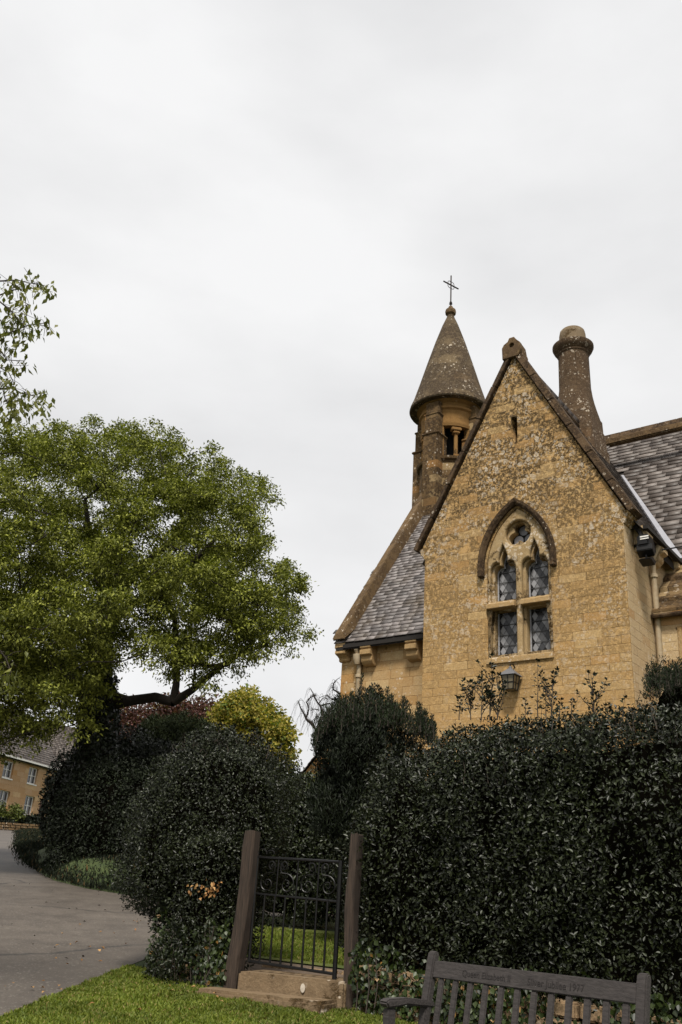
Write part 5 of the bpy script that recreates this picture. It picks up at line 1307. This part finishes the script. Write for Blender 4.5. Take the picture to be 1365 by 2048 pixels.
# ------------------------------------------------------------------ cottages
def lm(name, V, F, mat, parent): pass
S0 = px(0, 1650, 80); hd = Vector((math.sin(R_(16.35)), math.cos(R_(16.35)), 0)); hn = Vector((hd.y, -hd.x, 0))     # hn faces the viewer side
def wall_t(X, Y):
    d = px(X, Y, 1.0)-CAMP; k = ((S0-CAMP).dot(hn))/(d.dot(hn)); p = CAMP+d*k; return ((p-S0).dot(hd), p.z)
def cottage():
    root = empty('cottage', (S0.x, S0.y, 0), math.atan2(hd.y, hd.x)); tag(root, 'two storey honey stone cottage with white windows at the top of the road', 'cottage')
    # local x along the wall, local -y towards the viewer
    tl, _ = wall_t(-160, 1600); tr, _ = wall_t(112, 1560); ze = 10.68; zb = 4.9
    rects = []
    for a_, b_, c_, d_ in ((10, 27, 1524, 1551), (60, 76, 1534, 1564), (1, 19, 1582, 1618), (52, 68, 1594, 1626)):
        t0, z1 = wall_t(a_, c_); t1, z0 = wall_t(b_, d_); rects.append((t0, t1, min(z0, z1), max(z0, z1)))
    up0, up1 = rects[0], rects[1]; lo0, lo1 = rects[2], rects[3]
    sp = up1[0]-up0[0]; wd = 1.35; W = []
    for t0 in (up0[0], up1[0]): W.append((t0, t0+wd, 9.05, 10.35))
    for t0 in (lo0[0], lo1[0]): W.append((t0, t0+wd, 6.6, 8.1))
    for k in (1, 2, 3):
        W.append((up0[0]-sp*k, up0[0]-sp*k+wd, 9.05, 10.35)); W.append((lo0[0]-sp*k, lo0[0]-sp*k+wd, 6.6, 8.1))
    dt, _ = wall_t(78, 1620)
    W2 = W+[(dt, dt+1.1, 5.9, 8.0)]
    out = [(tl, zb), (tr, zb), (tr, ze), (tl, ze)]
    curve_plate('front_wall', [out]+[[(a_, c_), (b_, c_), (b_, d_), (a_, d_)] for a_, b_, c_, d_ in W2], .35, .003, lambda a_, b_, d: (a_, d, b_), M_house, root)
    MB().box(tl, tl+.4, .35, 7, zb, ze).box(tr-.4, tr, .35, 7, zb, ze).box(tl, tr, 7, 7.4, zb, ze).build('side_wall', M_house, root)
    MB().prism([(-.0, ze), (7.4, ze), (3.7, ze+4.2)], tr-.4, tr, lambda a_, b_, d: (d, a_, b_)).build('gable_wall', M_house, root)
    for a_, b_, c_, d_ in W:
        f = MB(); y = .17; m_ = (a_+b_)/2
        f.box(a_, a_+.07, y, y+.05, c_, d_).box(b_-.07, b_, y, y+.05, c_, d_).box(a_+.07, b_-.07, y, y+.05, d_-.07, d_).box(a_+.07, b_-.07, y, y+.05, c_, c_+.08).box(m_-.035, m_+.035, y-.004, y+.046, c_+.08, d_-.07)
        f.box(a_+.07, m_-.035, y+.006, y+.04, (c_+d_)/2-.02, (c_+d_)/2+.02).box(m_+.035, b_-.07, y+.006, y+.04, (c_+d_)/2-.02, (c_+d_)/2+.02)
        o = f.build('window', M_white, root); MB().box(a_+.07, b_-.07, y+.052, y+.06, c_+.08, d_-.07).build('pane', M_glass, o)
        MB().box(a_-.05, b_+.05, -.06, .16, c_-.09, c_-.003).build('sill', M_white, o)
    o = MB().box(dt+.06, dt+1.04, .16, .22, 5.9, 7.95).build('door', M_door, root); MB().lathe((dt+.9, .12, 6.6), [(.03, 0), (.03, .04)], 8).build('handle', M_iron, o)
    slates('roof', (tl-.2, -.30, ze-.05), (1, 0, 0), Vector((0, 1, 1.12)).normalized(), lambda U, W_: True, M_slateD, tr-tl+.4, 6.0, .5, .30, root, .03)
    MB().hexa([(tl-.2, -.28, ze-.2), (tr+.2, -.28, ze-.2), (tr+.2, 3.7, ze+4.25), (tl-.2, 3.7, ze+4.25), (tl-.2, -.28, ze-.07), (tr+.2, -.28, ze-.07), (tr+.2, 3.7, ze+4.39), (tl-.2, 3.7, ze+4.39)]).hexa([(tl-.2, 3.7, ze+4.25), (tr+.2, 3.7, ze+4.25), (tr+.2, 7.7, ze-.2), (tl-.2, 7.7, ze-.2), (tl-.2, 3.7, ze+4.39), (tr+.2, 3.7, ze+4.39), (tr+.2, 7.7, ze-.07), (tl-.2, 7.7, ze-.07)]).build('roof_slope', M_under, root)
    MB().box(tl-.2, tr+.25, -.42, -.30, ze-.10, ze+.03).build('gutter', M_white, root)
    settle(root, (S0.x, S0.y, 5.0))
cottage()
def small_house(name, label, X0, Y0, D, yawdeg, L, dep, ze, zb, rise, wall, roof, gut, group=None, name2=False):
    p = px(X0, Y0, D); root = empty(name, (p.x, p.y, 0), R_(yawdeg)); tag(root, label, 'house', group)
    MB().prism([(0, zb), (dep, zb), (dep, ze), (dep/2, ze+rise), (0, ze)], 0, L, lambda a_, b_, d: (d, a_, b_)).build('wall', wall, root)
    v1 = Vector((0, dep/2, rise)).normalized(); sl = math.hypot(dep/2, rise)
    slates('roof', (-.2, -.25, ze-.2+.05), (1, 0, 0), v1, lambda U, W_: True, roof, L+.4, sl+.35, .5, .3, root, .03)
    slates('roof', (-.2, dep+.25, ze-.2+.05), (1, 0, 0), Vector((0, -dep/2, rise)).normalized(), lambda U, W_: True, roof, L+.4, sl+.35, .5, .3, root, .03)
    if gut: MB().box(-.2, L+.2, -.40, -.27, ze-.26, ze-.12).build('gutter', gut, root)
    for i in range(2): 
        x = L*(.3+.35*i); o = MB().box(x-.4, x+.4, -.03, .02, ze-1.9, ze-.8).build('window', M_white, root); MB().box(x-.33, x+.33, -.04, -.031, ze-1.83, ze-.87).build('pane', M_glass, o)
    if name2: root.location.y += L
    settle(root, (root.location.x, root.location.y, zb))
pz = px(113, 1521, 96)
small_house('house', 'slate roofed house with a white gutter beyond the cottage', 80, 1521, 97, math.degrees(math.atan2(hd.y, hd.x))-30, 16, 7, px(132, 1527, 98).z, 6, 4.0, M_house, M_slateD, M_white)
M_brick = stone('orange_stone', 'YZX', cols=((.36, .19, .07), (.42, .25, .10), (.28, .13, .05)), lichen=0, white=0, bw=.6, bh=.22)
pz = px(613, 1540, 62)
small_house('house', 'distant orange stone gable peeping between the rounded bush and the yew', 593, 1540, 60, -86, 9, 5.0, px(613, 1542, 60).z, 3.5, 3.6, M_brick, M_slateD, None, None, True)
# garden in front of the cottage
hp0 = at(0, 1640, 72); hp1 = at(62, 1640, 73)
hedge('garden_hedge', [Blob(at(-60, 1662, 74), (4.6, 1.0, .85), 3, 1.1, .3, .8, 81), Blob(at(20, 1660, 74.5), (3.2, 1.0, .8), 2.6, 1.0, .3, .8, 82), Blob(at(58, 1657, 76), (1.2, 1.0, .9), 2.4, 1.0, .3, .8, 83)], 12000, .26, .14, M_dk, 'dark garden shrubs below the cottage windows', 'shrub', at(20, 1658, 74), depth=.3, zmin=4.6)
c = crown_pts([(22, 1635), (30, 1615), (45, 1612), (50, 1640)], 8, 36, 1628, 20, 15, 75, .6, mind=.2)
tree('garden_shrub', 'loose green shrub beneath the cottage windows', 'shrub', [[(Vector(at(38, 1652, 75)), .05), (Vector(at(38, 1640, 75)), .04)]], [p[:] for p in c], 1500, M_gapY, at(38, 1652, 75), L=.16, W=.09, clump=.45)
c = crown_pts([(-10, 1640), (0, 1605), (12, 1600), (14, 1640)], 10, 3, 1622, 20, 20, 75, .6, mind=.2)
tree('garden_shrub', 'climbing green shrub at the foot of the leftmost lower window', 'shrub', [[(Vector(at(2, 1652, 75)), .05), (Vector(at(2, 1635, 75)), .04)]], [p[:] for p in c], 1500, M_gapY, at(2, 1652, 75), L=.16, W=.09, clump=.45)
def gwall():
    mb = MB(); a_ = Vector(at(-150, 1664, 69)); b_ = Vector(at(72, 1664, 69)); d = b_-a_; d.z = 0; L = d.length; d.normalize(); nn = Vector((-d.y, d.x, 0))
    for r in range(3):
        u = 0
        while u < L:
            w_ = random.uniform(.25, .6); q = a_+d*(u+w_/2); q.z = gz(q.y)+.10+.16*r; mb.obox(q, d*(w_/2-.02), nn*(.2+random.uniform(-.03, .03)), Vector((0, 0, .07))); u += w_
    o = mb.build('garden_wall', M_cope2, None, bevel=.02); tag(o, 'low dry stone garden wall along the top of the road', 'wall'); settle(o, (a_+b_)/2)
gwall()
